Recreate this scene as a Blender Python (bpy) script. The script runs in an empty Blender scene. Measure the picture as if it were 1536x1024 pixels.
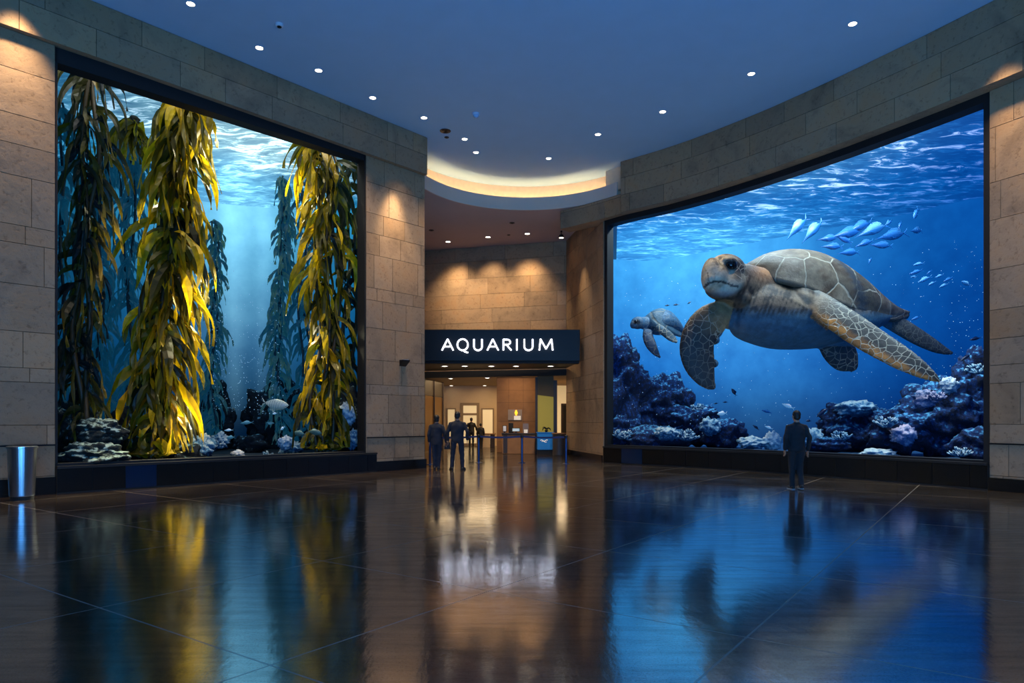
import bpy, bmesh, math, random
from mathutils import Vector, Matrix, noise
R = random.Random(7)
SC = bpy.context.scene
COL = SC.collection
F, HOR, H = 1024.0, 630.0, 1.55          # focal length in pixels of the 1536x1024 frame, horizon row, eye height
PI = math.pi

def P(px, py, d):
    return Vector(((px-768)/F*d, d, H+(HOR-py)/F*d))
def lin(c):
    return tuple(((v/255.)/12.92 if v/255. <= .04045 else ((v/255.+.055)/1.055)**2.4) for v in c)
def lerp(a, b, t): return a+(b-a)*t
def mixc(a, b, t): return tuple(lerp(x, y, t) for x, y in zip(a, b))
def clamp(x, a=0., b=1.): return max(a, min(b, x))
def sstep(a, b, x):
    t = clamp((x-a)/(b-a)); return t*t*(3-2*t)
def interp(tab, x):
    if x <= tab[0][0]: return tab[0][1]
    for (a, va), (b, vb) in zip(tab, tab[1:]):
        if x <= b: return lerp(va, vb, (x-a)/(b-a))
    return tab[-1][1]

# ------------------------------------------------------------------ mesh builder
class MB:
    def __init__(s): s.v = []; s.f = []; s.c = []; s.cur = (1, 1, 1, 1); s.a = None
    def add(s, p, c=None):
        s.v.append(Vector(p)); s.c.append(c or s.cur); return len(s.v)-1
    def quad(s, a, b, c, d):
        i = [s.add(p) for p in (a, b, c, d)]; s.f.append(tuple(i))
    def box(s, lo, hi, bev=0.0):
        x0, y0, z0 = lo; x1, y1, z1 = hi
        s.hexa([(x0,y0,z0),(x1,y0,z0),(x1,y1,z0),(x0,y1,z0),(x0,y0,z1),(x1,y0,z1),(x1,y1,z1),(x0,y1,z1)], bev)
    def hexa(s, p, bev=0.0):
        if bev > 0:
            bm = bmesh.new()
            vs = [bm.verts.new(q) for q in p]
            for f in ((3,2,1,0),(4,5,6,7),(0,1,5,4),(1,2,6,5),(2,3,7,6),(3,0,4,7)): bm.faces.new([vs[k] for k in f])
            bmesh.ops.bevel(bm, geom=bm.edges[:], offset=bev, segments=2, profile=.5, affect='EDGES')
            s.bm(bm); return
        i = [s.add(q) for q in p]
        for f in ((3,2,1,0),(4,5,6,7),(0,1,5,4),(1,2,6,5),(2,3,7,6),(3,0,4,7)): s.f.append(tuple(i[k] for k in f))
    def bm(s, bm):
        b = len(s.v); bm.verts.index_update()
        for v in bm.verts: s.add(v.co)
        for f in bm.faces: s.f.append(tuple(b+v.index for v in f.verts))
        bm.free()
    def rings(s, rs, cap0=True, cap1=True, closed=True):
        b = len(s.v); n = len(rs[0])
        for r in rs:
            for q in r: s.add(q)
        for i in range(len(rs)-1):
            for k in range(n if closed else n-1):
                k2 = (k+1) % n
                s.f.append((b+i*n+k, b+i*n+k2, b+(i+1)*n+k2, b+(i+1)*n+k))
        if cap0: s.f.append(tuple(b+k for k in range(n))[::-1])
        if cap1: s.f.append(tuple(b+(len(rs)-1)*n+k for k in range(n)))
    def lathe(s, prof, c, n=24, ax=None):
        c = Vector(c)
        rs = []
        for r, z in prof:
            rs.append([c+Vector((r*math.cos(2*PI*k/n), r*math.sin(2*PI*k/n), z)) for k in range(n)])
        s.rings(rs)
    def tube(s, pts, rad, n=8):
        pts = [Vector(p) for p in pts]
        if not isinstance(rad, (list, tuple)): rad = [rad]*len(pts)
        rs = []; up = Vector((.13, .21, 1)).normalized()
        for i, p in enumerate(pts):
            t = (pts[min(i+1, len(pts)-1)]-pts[max(i-1, 0)]).normalized()
            if abs(t.dot(up)) > .95: up = Vector((1, .1, .05)).normalized()
            a = t.cross(up).normalized(); b = a.cross(t)
            rs.append([p+(a*math.cos(2*PI*k/n)+b*math.sin(2*PI*k/n))*rad[i] for k in range(n)])
        s.rings(rs)
    def ell(s, c, r, rot=None, n=16, m=10):
        c = Vector(c); rs = []
        for i in range(m+1):
            th = PI*i/m; q = max(math.sin(th), .02)
            ring = []
            for k in range(n):
                v = Vector((r[0]*q*math.cos(2*PI*k/n), r[1]*q*math.sin(2*PI*k/n), -r[2]*math.cos(th)))
                if rot is not None: v = rot @ v
                ring.append(c+v)
            rs.append(ring)
        s.rings(rs)
    def cap(s, a, b, ra, rb, n=12, flat=1.0):
        # capsule with taper; flat squashes along Y
        a = Vector(a); b = Vector(b); t = (b-a).normalized()
        up = Vector((0, 1, 0)) if abs(t.y) < .9 else Vector((0, 0, 1))
        u = t.cross(up).normalized(); w = u.cross(t)
        rs = []
        for i in range(5):
            th = PI/2*(1-i/4*.98); rs.append((a-t*ra*math.sin(th), ra*math.cos(th)))
        for i in range(5):
            th = PI/2*(.02+i/4*.98-.0); rs.append((b+t*rb*math.sin(min(th, PI/2*.98)), rb*math.cos(min(th, PI/2*.98))))
        s.rings([[c+(u*math.cos(2*PI*k/n)+w*flat*math.sin(2*PI*k/n))*r for k in range(n)] for c, r in rs])
    def build(s, name, mat, parent=None, smooth=False, colors=False, kind=None, bevel=0):
        o0 = ORG.get(parent.name, Vector((0, 0, 0))) if parent is not None else Vector((0, 0, 0))
        me = bpy.data.meshes.new(name)
        me.from_pydata([tuple(v-o0) for v in s.v], [], s.f)
        if colors:
            at = me.color_attributes.new('Col', 'FLOAT_COLOR', 'POINT')
            fl = []
            for c in s.c: fl += list(c)[:3]+[c[3] if len(c) > 3 else 1.0]
            at.data.foreach_set('color', fl)
        if smooth: me.polygons.foreach_set('use_smooth', [True]*len(me.polygons))
        me.update()
        return link(name, me, mat, parent, kind)

ORG = {}
def link(name, me, mat, parent=None, kind=None):
    o = bpy.data.objects.new(name, me)
    COL.objects.link(o)
    if mat is not None: me.materials.append(mat)
    if parent is not None:
        o.parent = parent; ORG[o.name] = ORG.get(parent.name, Vector((0, 0, 0)))
    if kind: o['kind'] = kind
    return o
def thing(name, label, cat, loc=(0, 0, 0), group=None):
    o = bpy.data.objects.new(name, None); COL.objects.link(o)
    o.empty_display_size = .1
    o.location = loc; ORG[o.name] = Vector(loc)
    tag(o, label, cat, group); return o
def tag(o, label, cat, group=None, kind=None):
    o['label'] = label; o['category'] = cat
    if group: o['group'] = group
    if kind: o['kind'] = kind
    return o
def dup(o, label=None, parent=None):
    c = o.copy(); COL.objects.link(c)
    if parent is not None: c.parent = parent
    if label: c['label'] = label
    for ch in list(o.children): dup(ch, None, c)
    return c

def remesh(mb, voxel, it=2, name='tmp'):
    me = bpy.data.meshes.new(name); me.from_pydata([tuple(v) for v in mb.v], [], mb.f)
    bm = bmesh.new(); bm.from_mesh(me); bmesh.ops.recalc_face_normals(bm, faces=bm.faces); bm.to_mesh(me); bm.free()
    o = bpy.data.objects.new(name, me); COL.objects.link(o)
    m = o.modifiers.new('r', 'REMESH'); m.mode = 'VOXEL'; m.voxel_size = voxel; m.use_smooth_shade = True
    if it:
        q = o.modifiers.new('s', 'SMOOTH'); q.factor = .5; q.iterations = it
    dg = bpy.context.evaluated_depsgraph_get()
    ev = o.evaluated_get(dg)
    out = bpy.data.meshes.new_from_object(ev)
    bpy.data.objects.remove(o); bpy.data.meshes.remove(me)
    r = MB()
    for v in out.vertices: r.add(v.co)
    for p in out.polygons: r.f.append(tuple(p.vertices))
    bpy.data.meshes.remove(out)
    return r

# ------------------------------------------------------------------ materials
def mat(name):
    m = bpy.data.materials.new(name); m.use_nodes = True
    nt = m.node_tree; b = nt.nodes['Principled BSDF']
    return m, nt, b
def N(nt, t, **kw):
    n = nt.nodes.new(t)
    for k, v in kw.items(): setattr(n, k, v)
    return n
def L(nt, a, b): nt.links.new(a, b)
def plain(name, rgb, rough=.5, metal=0., emit=None, es=0., nscale=8., namt=.12, bump=0.0):
    m, nt, b = mat(name)
    c = lin(rgb)
    tc = N(nt, 'ShaderNodeTexCoord'); nz = N(nt, 'ShaderNodeTexNoise'); nz.inputs['Scale'].default_value = nscale; nz.inputs['Detail'].default_value = 4
    L(nt, tc.outputs['Object'], nz.inputs['Vector'])
    mx = N(nt, 'ShaderNodeMix', data_type='RGBA')
    mx.inputs[6].default_value = tuple(x*(1-namt) for x in c)+(1,); mx.inputs[7].default_value = tuple(min(1, x*(1+namt)) for x in c)+(1,)
    L(nt, nz.outputs['Fac'], mx.inputs[0]); L(nt, mx.outputs[2], b.inputs['Base Color'])
    b.inputs['Roughness'].default_value = rough; b.inputs['Metallic'].default_value = metal
    if emit:
        b.inputs['Emission Color'].default_value = lin(emit)+(1,); b.inputs['Emission Strength'].default_value = es
    if bump:
        bp = N(nt, 'ShaderNodeBump'); bp.inputs['Strength'].default_value = bump; L(nt, nz.outputs['Fac'], bp.inputs['Height']); L(nt, bp.outputs['Normal'], b.inputs['Normal'])
    return m
def ramp(nt, fac, stops):
    r = N(nt, 'ShaderNodeValToRGB'); e = r.color_ramp.elements
    while len(e) < len(stops): e.new(.5)
    for k, (p, c) in enumerate(stops):
        e[k].position = p; e[k].color = tuple(c)+(1,) if len(c) == 3 else c
    L(nt, fac, r.inputs[0]); return r

def stone_mat(name, light, dark, warm):
    m, nt, b = mat(name)
    geo = N(nt, 'ShaderNodeNewGeometry'); at = N(nt, 'ShaderNodeVertexColor', layer_name='Col')
    n1 = N(nt, 'ShaderNodeTexNoise'); n1.inputs['Scale'].default_value = 1.1; n1.inputs['Detail'].default_value = 9; n1.inputs['Roughness'].default_value = .62; n1.inputs['Distortion'].default_value = .6
    n2 = N(nt, 'ShaderNodeTexNoise'); n2.inputs['Scale'].default_value = 9; n2.inputs['Detail'].default_value = 6; n2.inputs['Roughness'].default_value = .7
    L(nt, geo.outputs['Position'], n1.inputs['Vector']); L(nt, geo.outputs['Position'], n2.inputs['Vector'])
    r1 = ramp(nt, n1.outputs['Fac'], [(.3, lin(dark)), (.5, lin(light)), (.72, lin(warm))])
    r2 = ramp(nt, n2.outputs['Fac'], [(.33, (.55, .5, .44)), (.45, (1, 1, 1)), (1, (1.05, 1.05, 1.05))])
    mu = N(nt, 'ShaderNodeMix', data_type='RGBA', blend_type='MULTIPLY'); mu.inputs[0].default_value = .75
    L(nt, r1.outputs[0], mu.inputs[6]); L(nt, r2.outputs[0], mu.inputs[7])
    mv = N(nt, 'ShaderNodeMix', data_type='RGBA', blend_type='MULTIPLY'); mv.inputs[0].default_value = 1
    L(nt, mu.outputs[2], mv.inputs[6]); L(nt, at.outputs['Color'], mv.inputs[7])
    L(nt, mv.outputs[2], b.inputs['Base Color'])
    b.inputs['Roughness'].default_value = .72
    bp = N(nt, 'ShaderNodeBump'); bp.inputs['Strength'].default_value = .35; bp.inputs['Distance'].default_value = .03
    L(nt, n2.outputs['Fac'], bp.inputs['Height']); L(nt, bp.outputs['Normal'], b.inputs['Normal'])
    return m
M = {}
M['stone'] = stone_mat('limestone', (158, 130, 100), (128, 104, 80), (164, 126, 88))
M['black'] = plain('black_frame', (9, 10, 13), .7)
M['plinth'] = plain('black_granite', (8, 9, 11), .25, nscale=40, namt=.5)
M['joint'] = plain('dark_joint', (30, 28, 26), .8)
M['rail'] = plain('bronze_strip', (30, 34, 42), .35, .8)
M['ceil'] = plain('ceiling_paint', (150, 186, 216), .9, nscale=1.5, namt=.05)
M['fascia'] = plain('fascia_paint', (196, 188, 180), .9, nscale=1.5, namt=.05)
M['soffit'] = plain('soffit_paint', (165, 150, 150), .9, nscale=1.5, namt=.05)
M['cream'] = plain('cove_paint', (225, 205, 175), .9)
M['cove'] = plain('cove_tube', (255, 220, 170), .5, emit=(255, 214, 160), es=30)
M['lens'] = plain('lamp_lens', (255, 250, 240), .4, emit=(255, 236, 208), es=14)
M['lens_blue'] = plain('detector_plastic', (190, 215, 240), .4)
M['trimw'] = plain('lamp_trim', (200, 208, 220), .5)
M['dark'] = plain('dark_metal', (24, 25, 28), .4, .5)
M['steel'] = plain('brushed_steel', (150, 155, 162), .28, 1.0, nscale=3)
M['signbox'] = plain('sign_box', (19, 19, 17), .5)
M['letter'] = plain('letter_face', (255, 255, 255), .5, emit=(232, 236, 255), es=7.0)

def floor_mat():
    m, nt, b = mat('polished_granite')
    geo = N(nt, 'ShaderNodeNewGeometry')
    n1 = N(nt, 'ShaderNodeTexNoise'); n1.inputs['Scale'].default_value = 70; n1.inputs['Detail'].default_value = 5; n1.inputs['Roughness'].default_value = .7
    n2 = N(nt, 'ShaderNodeTexNoise'); n2.inputs['Scale'].default_value = .7; n2.inputs['Detail'].default_value = 7; n2.inputs['Roughness'].default_value = .6
    for n in (n1, n2): L(nt, geo.outputs['Position'], n.inputs['Vector'])
    r1 = ramp(nt, n1.outputs['Fac'], [(.33, lin((28, 24, 21))), (.52, lin((55, 46, 38))), (.68, lin((112, 95, 78)))])
    r2 = ramp(nt, n2.outputs['Fac'], [(.3, (.6, .6, .62)), (.7, (1.15, 1.12, 1.08))])
    mu = N(nt, 'ShaderNodeMix', data_type='RGBA', blend_type='MULTIPLY'); mu.inputs[0].default_value = 1
    L(nt, r1.outputs[0], mu.inputs[6]); L(nt, r2.outputs[0], mu.inputs[7])
    # tile joints: square grid turned to the diagonal
    mp = N(nt, 'ShaderNodeMapping'); mp.inputs['Location'].default_value = (0, 0, 0)
    ang = math.atan2(-2.19, 3.11)
    mp.vector_type = 'TEXTURE'; mp.inputs['Location'].default_value = (-1.53, 4.32, 0); mp.inputs['Rotation'].default_value = (0, 0, ang); mp.inputs['Scale'].default_value = (2.3, 2.3, 1)
    L(nt, geo.outputs['Position'], mp.inputs['Vector'])
    sp = N(nt, 'ShaderNodeSeparateXYZ'); L(nt, mp.outputs[0], sp.inputs[0])
    lines = []
    for k in (0, 1):
        pp = N(nt, 'ShaderNodeMath', operation='PINGPONG'); pp.inputs[1].default_value = .5; L(nt, sp.outputs[k], pp.inputs[0])
        lt = N(nt, 'ShaderNodeMath', operation='LESS_THAN'); lt.inputs[1].default_value = .0036; L(nt, pp.outputs[0], lt.inputs[0]); lines.append(lt)
    mxl = N(nt, 'ShaderNodeMath', operation='MAXIMUM'); L(nt, lines[0].outputs[0], mxl.inputs[0]); L(nt, lines[1].outputs[0], mxl.inputs[1])
    # per-tile tone
    fl = N(nt, 'ShaderNodeVectorMath', operation='FLOOR'); L(nt, mp.outputs[0], fl.inputs[0])
    wn = N(nt, 'ShaderNodeTexWhiteNoise'); L(nt, fl.outputs[0], wn.inputs['Vector'])
    tr = ramp(nt, wn.outputs['Value'], [(0, (.75, .75, .75)), (1, (1.2, 1.2, 1.2))])
    mt = N(nt, 'ShaderNodeMix', data_type='RGBA', blend_type='MULTIPLY'); mt.inputs[0].default_value = 1
    L(nt, mu.outputs[2], mt.inputs[6]); L(nt, tr.outputs[0], mt.inputs[7])
    mj = N(nt, 'ShaderNodeMix', data_type='RGBA'); mj.inputs[7].default_value = lin((124, 116, 106))+(1,)
    L(nt, mxl.outputs[0], mj.inputs[0]); L(nt, mt.outputs[2], mj.inputs[6])
    dif = N(nt, 'ShaderNodeBsdfDiffuse'); L(nt, mj.outputs[2], dif.inputs['Color'])
    gl = N(nt, 'ShaderNodeBsdfGlossy', distribution='GGX'); gl.inputs['Color'].default_value = (.9, .92, .95, 1)
    rr = N(nt, 'ShaderNodeMapRange'); rr.inputs[1].default_value = .3; rr.inputs[2].default_value = .7; rr.inputs[3].default_value = .085; rr.inputs[4].default_value = .15
    L(nt, n2.outputs['Fac'], rr.inputs[0]); L(nt, rr.outputs[0], gl.inputs['Roughness'])
    # gentle polish waviness
    n3 = N(nt, 'ShaderNodeTexNoise'); n3.inputs['Scale'].default_value = 1.6; n3.inputs['Detail'].default_value = 3
    mp3 = N(nt, 'ShaderNodeMapping'); mp3.inputs['Scale'].default_value = (7, 2.6, 1); L(nt, geo.outputs['Position'], mp3.inputs['Vector']); L(nt, mp3.outputs[0], n3.inputs['Vector'])
    bp = N(nt, 'ShaderNodeBump'); bp.inputs['Strength'].default_value = .055; bp.inputs['Distance'].default_value = .02
    ad = N(nt, 'ShaderNodeMath', operation='MULTIPLY_ADD'); ad.inputs[1].default_value = .10; L(nt, n1.outputs['Fac'], ad.inputs[0]); L(nt, n3.outputs['Fac'], ad.inputs[2])
    L(nt, ad.outputs[0], bp.inputs['Height']); L(nt, bp.outputs['Normal'], gl.inputs['Normal'])
    lw = N(nt, 'ShaderNodeFresnel'); lw.inputs['IOR'].default_value = 1.6
    fr = N(nt, 'ShaderNodeMapRange'); fr.inputs[1].default_value = 0; fr.inputs[2].default_value = .6; fr.inputs[3].default_value = .33; fr.inputs[4].default_value = .76
    L(nt, lw.outputs[0], fr.inputs[0])
    nj = N(nt, 'ShaderNodeMath', operation='MULTIPLY'); om = N(nt, 'ShaderNodeMath', operation='MULTIPLY_ADD'); om.inputs[1].default_value = -.55; om.inputs[2].default_value = 1.
    L(nt, mxl.outputs[0], om.inputs[0]); L(nt, fr.outputs[0], nj.inputs[0]); L(nt, om.outputs[0], nj.inputs[1])
    # grain and wear in the polish
    gw = ramp(nt, n1.outputs['Fac'], [(.36, (.62, .62, .62)), (.5, (1, 1, 1)), (.66, (.8, .8, .8))])
    n5 = N(nt, 'ShaderNodeTexNoise'); n5.inputs['Scale'].default_value = 1; n5.inputs['Detail'].default_value = 6; n5.inputs['Roughness'].default_value = .7
    mp5 = N(nt, 'ShaderNodeMapping'); mp5.inputs['Rotation'].default_value = (0, 0, .3); mp5.inputs['Scale'].default_value = (1.2, 9, 1); L(nt, geo.outputs['Position'], mp5.inputs['Vector']); L(nt, mp5.outputs[0], n5.inputs['Vector'])
    gx = ramp(nt, n5.outputs['Fac'], [(.3, (.72, .72, .72)), (.6, (1.05, 1.05, 1.05))])
    m5 = N(nt, 'ShaderNodeMath', operation='MULTIPLY'); L(nt, gw.outputs[0], m5.inputs[0]); L(nt, gx.outputs[0], m5.inputs[1])
    m6 = N(nt, 'ShaderNodeMath', operation='MULTIPLY'); L(nt, nj.outputs[0], m6.inputs[0]); L(nt, m5.outputs[0], m6.inputs[1]); nj = m6
    ms = N(nt, 'ShaderNodeMixShader'); L(nt, nj.outputs[0], ms.inputs[0]); L(nt, dif.outputs[0], ms.inputs[1]); L(nt, gl.outputs[0], ms.inputs[2])
    L(nt, ms.outputs[0], nt.nodes['Material Output'].inputs[0])
    nt.nodes.remove(b)
    return m
M['floor'] = floor_mat()

# ------------------------------------------------------------------ ashlar walls
class Path:
    def __init__(s, pts):
        s.p = [Vector((x, y)) for x, y in pts]; s.u = [0.]
        for a, b in zip(s.p, s.p[1:]): s.u.append(s.u[-1]+(b-a).length)
    def at(s, u, off=0.):
        i = 0
        while i < len(s.u)-2 and u > s.u[i+1]: i += 1
        a, b = s.p[i], s.p[i+1]; t = (u-s.u[i])/max(1e-6, s.u[i+1]-s.u[i])
        q = a.lerp(b, t) if 0 <= t <= 1 else a+(b-a)*t
        # blended tangent for smooth offsets
        def tan(k):
            k = max(0, min(len(s.p)-1, k)); return (s.p[min(k+1, len(s.p)-1)]-s.p[max(k-1, 0)]).normalized()
        tt = tan(i).lerp(tan(i+1), clamp(t)).normalized() if s.smooth else (b-a).normalized()
        n = Vector((tt.y, -tt.x))*s.side
        q = q+n*off
        return q
    smooth = False; side = 1
    def near_px(s, px):       # arc length where the ray of a pixel column crosses the path
        k = (px-768)/F
        for i in range(len(s.p)-1):
            a, b = s.p[i], s.p[i+1]; fa = a.x-k*a.y; fb = b.x-k*b.y
            if fa*fb <= 0 and fa != fb: return lerp(s.u[i], s.u[i+1], fa/(fa-fb))
        raise ValueError(px)

def ashlar(mb, path, u0, u1, z0, z1, off, courses, seed=0, step=.7, depth=.4, wmin=1.1, wmax=2.5, sides=True):
    g, rec = .007, .016
    for ci, (za, zb) in enumerate(zip(courses, courses[1:])):
        a0, b0 = max(za, z0), min(zb, z1)
        if b0-a0 < .03: continue
        rr = random.Random(ci*131+seed*977)
        u = -40+rr.random()*2; cuts = []
        while u < 80: cuts.append(u); u += rr.uniform(wmin, wmax)
        for k, (ua, ub) in enumerate(zip(cuts, cuts[1:])):
            tone = rr.uniform(.80, 1.1); tint = rr.uniform(-.04, .05)
            ua2, ub2 = max(ua, u0), min(ub, u1)
            if ub2-ua2 < .03: continue
            mb.cur = (tone*(1+tint), tone, tone*(1-tint*1.5), 1)
            n = max(1, int(math.ceil((ub2-ua2)/step))) if path.smooth else 1
            us = [lerp(ua2+g, ub2-g, i/n) for i in range(n+1)]
            b = len(mb.v)
            rows = [(a0+g, off), (b0-g, off)]
            grid = []
            for i, uu in enumerate(us):
                grid.append([mb.add((*path.at(uu, o), z)) for z, o in rows])
            for i in range(n): mb.f.append((grid[i][0], grid[i+1][0], grid[i+1][1], grid[i][1]))
            mb.cur = (.16, .15, .14, 1)
            # groove walls and bed
            us2 = [ua2]+us[1:-1]+[ub2]
            og = []
            for i, uu in enumerate(us2):
                og.append([mb.add((*path.at(uu, off-rec), z)) for z in (a0, b0)])
            for i in range(n):
                mb.f.append((og[i][0], og[i+1][0], grid[i+1][0], grid[i][0]))
                mb.f.append((grid[i][1], grid[i+1][1], og[i+1][1], og[i][1]))
            mb.f.append((og[0][0], grid[0][0], grid[0][1], og[0][1]))
            mb.f.append((grid[n][0], og[n][0], og[n][1], grid[n][1]))
    mb.cur = (.85, .85, .85, 1)
    if sides:
        nn = max(1, int((u1-u0)/step)) if path.smooth else 1
        for uu in (u0, u1):
            mb.quad((*path.at(uu, off), z0), (*path.at(uu, off-depth), z0), (*path.at(uu, off-depth), z1), (*path.at(uu, off), z1))
        for zz in (z0, z1):
            for i in range(nn):
                a, c = lerp(u0, u1, i/nn), lerp(u0, u1, (i+1)/nn)
                mb.quad((*path.at(a, off), zz), (*path.at(c, off), zz), (*path.at(c, off-depth), zz), (*path.at(a, off-depth), zz))
        # back face so the wall is solid
        for i in range(nn):
            a, c = lerp(u0, u1, i/nn), lerp(u0, u1, (i+1)/nn)
            mb.quad((*path.at(a, off-depth), z0), (*path.at(c, off-depth), z0), (*path.at(c, off-depth), z1), (*path.at(a, off-depth), z1))
def band(mb, path, u0, u1, z0, z1, o0, o1, step=.7):
    """a solid strip along a path between two offsets"""
    n = max(1, int(math.ceil((u1-u0)/step))) if path.smooth else 1
    rs = []
    for i in range(n+1):
        u = lerp(u0, u1, i/n)
        rs.append([(*path.at(u, o0), z0), (*path.at(u, o1), z0), (*path.at(u, o1), z1), (*path.at(u, o0), z1)])
    mb.rings([[Vector(q) for q in r] for r in rs])

CEIL = 10.63
# ------------------------------------------------------------------ room shell
ex, ey = .6641, .7477
def lw(u): return (-9.6+ex*u, 14.4+ey*u)
LP = Path([lw(-20), lw(10.21)]); LP.side = 1      # offset positive = into the room
LU = 20.0                                           # arc length of u = 0
CL = [0, .38, 1.03, 1.45, 2.33, 2.62, 3.36, 4.32, 5.15, 5.52, 6.52, 7.16, 7.76, 8.67, 9.44, 10.05, CEIL]
WL = 7.89
mb = MB()
ashlar(mb, LP, 0, LU-.03, 0, 9.44, 0, CL, 1)
ashlar(mb, LP, LU+WL+.03, LU+10.21, 0, 9.44, 0, CL, 2, wmin=.55, wmax=1.3)
ashlar(mb, LP, 0, LU+10.21, 9.44, CEIL, .13, CL, 3, wmin=1.0, wmax=2.4)
# return of the wall beside the entrance
RET = Path([lw(10.21), (-4.6, 32.6)]); RET.side = 1
ashlar(mb, RET, .0, RET.u[-1], 0, CEIL, 0, CL, 4, depth=.3)
wl = mb.build('wall_left', M['stone'], kind='structure', colors=True)

RPX = [(905, 25.0), (937, 24.25), (1003, 23.1), (1059, 22.05), (1132, 20.65), (1165, 20.05), (1256, 18.45), (1314, 17.5), (1400, 16.25), (1484, 15.15), (1560, 14.25), (1680, 12.95), (1900, 11.0), (2300, 8.5)]
RP = Path([((p-768)/F*d, d) for p, d in RPX]); RP.side = 1; RP.smooth = True
PR = Path([(2.42, 30.45), (RP.p[0].x, RP.p[0].y)]); PR.side = 1
CR = [0, .33, 1.04, 1.46, 2.36, 2.76, 3.34, 3.98, 4.87, 5.97, 6.8, 8.01, 8.85, 9.45, 10.05, CEIL]
ua, ub = .02, RP.near_px(1482)
mb = MB()
ashlar(mb, PR, 0, PR.u[-1], 0, 9.55, 0, CR, 11, wmin=.8, wmax=2.0, depth=.1)
ashlar(mb, RP, ub+.03, RP.u[-1], 0, 8.85, 0, CR, 13, wmin=.9, wmax=2.2)
_b0 = [((p-768)/F*d, d) for p, d in ((838, 25.98), (850, 25.75), (870, 25.35))]
BP = Path(_b0+[tuple(RP.at(RP.near_px(p), .32)) for p in (908, 937, 970, 1003, 1030, 1059, 1100, 1132, 1165, 1210, 1256, 1314, 1360, 1400, 1440, 1484, 1520, 1560, 1680, 1900)]); BP.side = 1; BP.smooth = True
UB = BP.near_px(931)
ashlar(mb, BP, 0, UB, 8.85, 9.55, -.12, CR, 14, depth=.6)
ashlar(mb, BP, UB, BP.u[-1], 8.85, CEIL, 0, CR, 14, depth=.75)
wr = mb.build('wall_right', M['stone'], kind='structure', colors=True)

REAR = Path([(-6.5, 32.9), (2.42, 30.45)]); REAR.side = 1
CB = [3.83, 4.6, 5.3, 6.05, 6.7, 7.35, 8.1, 8.9, 9.55]
mb = MB(); ashlar(mb, REAR, 0, REAR.u[-1], 3.83, 9.55, 0, CB, 21, wmin=1.4, wmax=3.2)
mb.build('wall_back', M['stone'], kind='structure', colors=True)

# floor: one slab
mb = MB(); mb.box((-26, -9, -.25), (24, 44, 0)); mb.build('floor', M['floor'], kind='structure')

# cove arc (three points of the lip -> circle)
def circ(a, b, c):
    ax, ay = a; bx, by = b; cx, cy = c
    D = 2*(ax*(by-cy)+bx*(cy-ay)+cx*(ay-by))
    ux = ((ax*ax+ay*ay)*(by-cy)+(bx*bx+by*by)*(cy-ay)+(cx*cx+cy*cy)*(ay-by))/D
    uy = ((ax*ax+ay*ay)*(cx-bx)+(bx*bx+by*by)*(ax-cx)+(cx*cx+cy*cy)*(bx-ax))/D
    return Vector((ux, uy)), math.hypot(ax-ux, ay-uy)
def arc(r, a): return Vector((CC.x+r*math.cos(a), CC.y+r*math.sin(a)))
CC, CRAD = circ((-3.02, 23.55), (.44, 26.0), (3.85, 24.1))
aL = math.atan2(23.0-CC.y, -4.2-CC.x); aR = math.pi/2
def behind_band(p):
    for a, b in zip(BP.p, BP.p[1:]):
        if min(a.x, b.x) <= p.x <= max(a.x, b.x): return p.y > lerp(a.y, b.y, (p.x-a.x)/(b.x-a.x))-.02 and p.x > 2.4
    return False
while not (arc(CRAD, aR).x > 3.72 and behind_band(arc(CRAD+.05, aR))) and aR > .2: aR -= .004
NA = 48
AN = [lerp(aL, aR, i/NA) for i in range(NA+1)]
# upper ceiling: everything in front of the cove back
mb = MB()
rb = CRAD+.55
far = [arc(rb, a) for a in AN]
front = [Vector((lerp(-26, 24, i/NA), -9)) for i in range(NA+1)]
far = [Vector((-26, 24))]+far+[Vector((far[-1].x+1.2, far[-1].y+.3)), Vector((24, 23))]
front = [Vector((q.x if 0 < k < len(far)-1 else q.x, -9)) for k, q in enumerate(far)]
for i in range(len(far)-1):
    mb.quad((*front[i], CEIL), (*far[i], CEIL), (*far[i+1], CEIL), (*front[i+1], CEIL))
# thickness above
b0 = len(mb.v); vv = [v.copy() for v in mb.v]; ff = list(mb.f)
for v in vv: mb.add(v+Vector((0, 0, .2)))
for f in ff: mb.f.append(tuple(b0+k for k in f[::-1]))
mb.build('ceiling', M['ceil'], kind='structure')
# cove: back wall, trough, lip (fascia), lower soffit
mb = MB()
AN2 = [lerp(aL, aR-.13, i/NA) for i in range(NA+1)]
for i in range(NA):
    p, q = arc(rb, AN2[i]), arc(rb, AN2[i+1])
    mb.quad((*p, 9.75), (*q, 9.75), (*q, CEIL), (*p, CEIL))
    p2, q2 = arc(CRAD+.05, AN2[i]), arc(CRAD+.05, AN2[i+1])
    mb.quad((*p2, 9.75), (*q2, 9.75), (*q, 9.75), (*p, 9.75))
u_a = BP.near_px(900); nb = 8
for i in range(nb):
    a, b = BP.at(lerp(u_a, UB+.1, i/nb), -.33), BP.at(lerp(u_a, UB+.1, (i+1)/nb), -.33)
    mb.quad((*a, 9.56), (*b, 9.56), (*b, CEIL), (*a, CEIL))
mb.build('trim_cove_back', M['cream'], kind='structure', smooth=True)
mb = MB()
rs = []
for a in AN:
    p, q = arc(CRAD, a), arc(CRAD+.05, a)
    rs.append([Vector((*p, 9.55)), Vector((*q, 9.55)), Vector((*q, 10.03)), Vector((*p, 10.03))])
mb.rings(rs); mb.build('trim_cove_lip', M['fascia'], kind='structure')
mb = MB()
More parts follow.
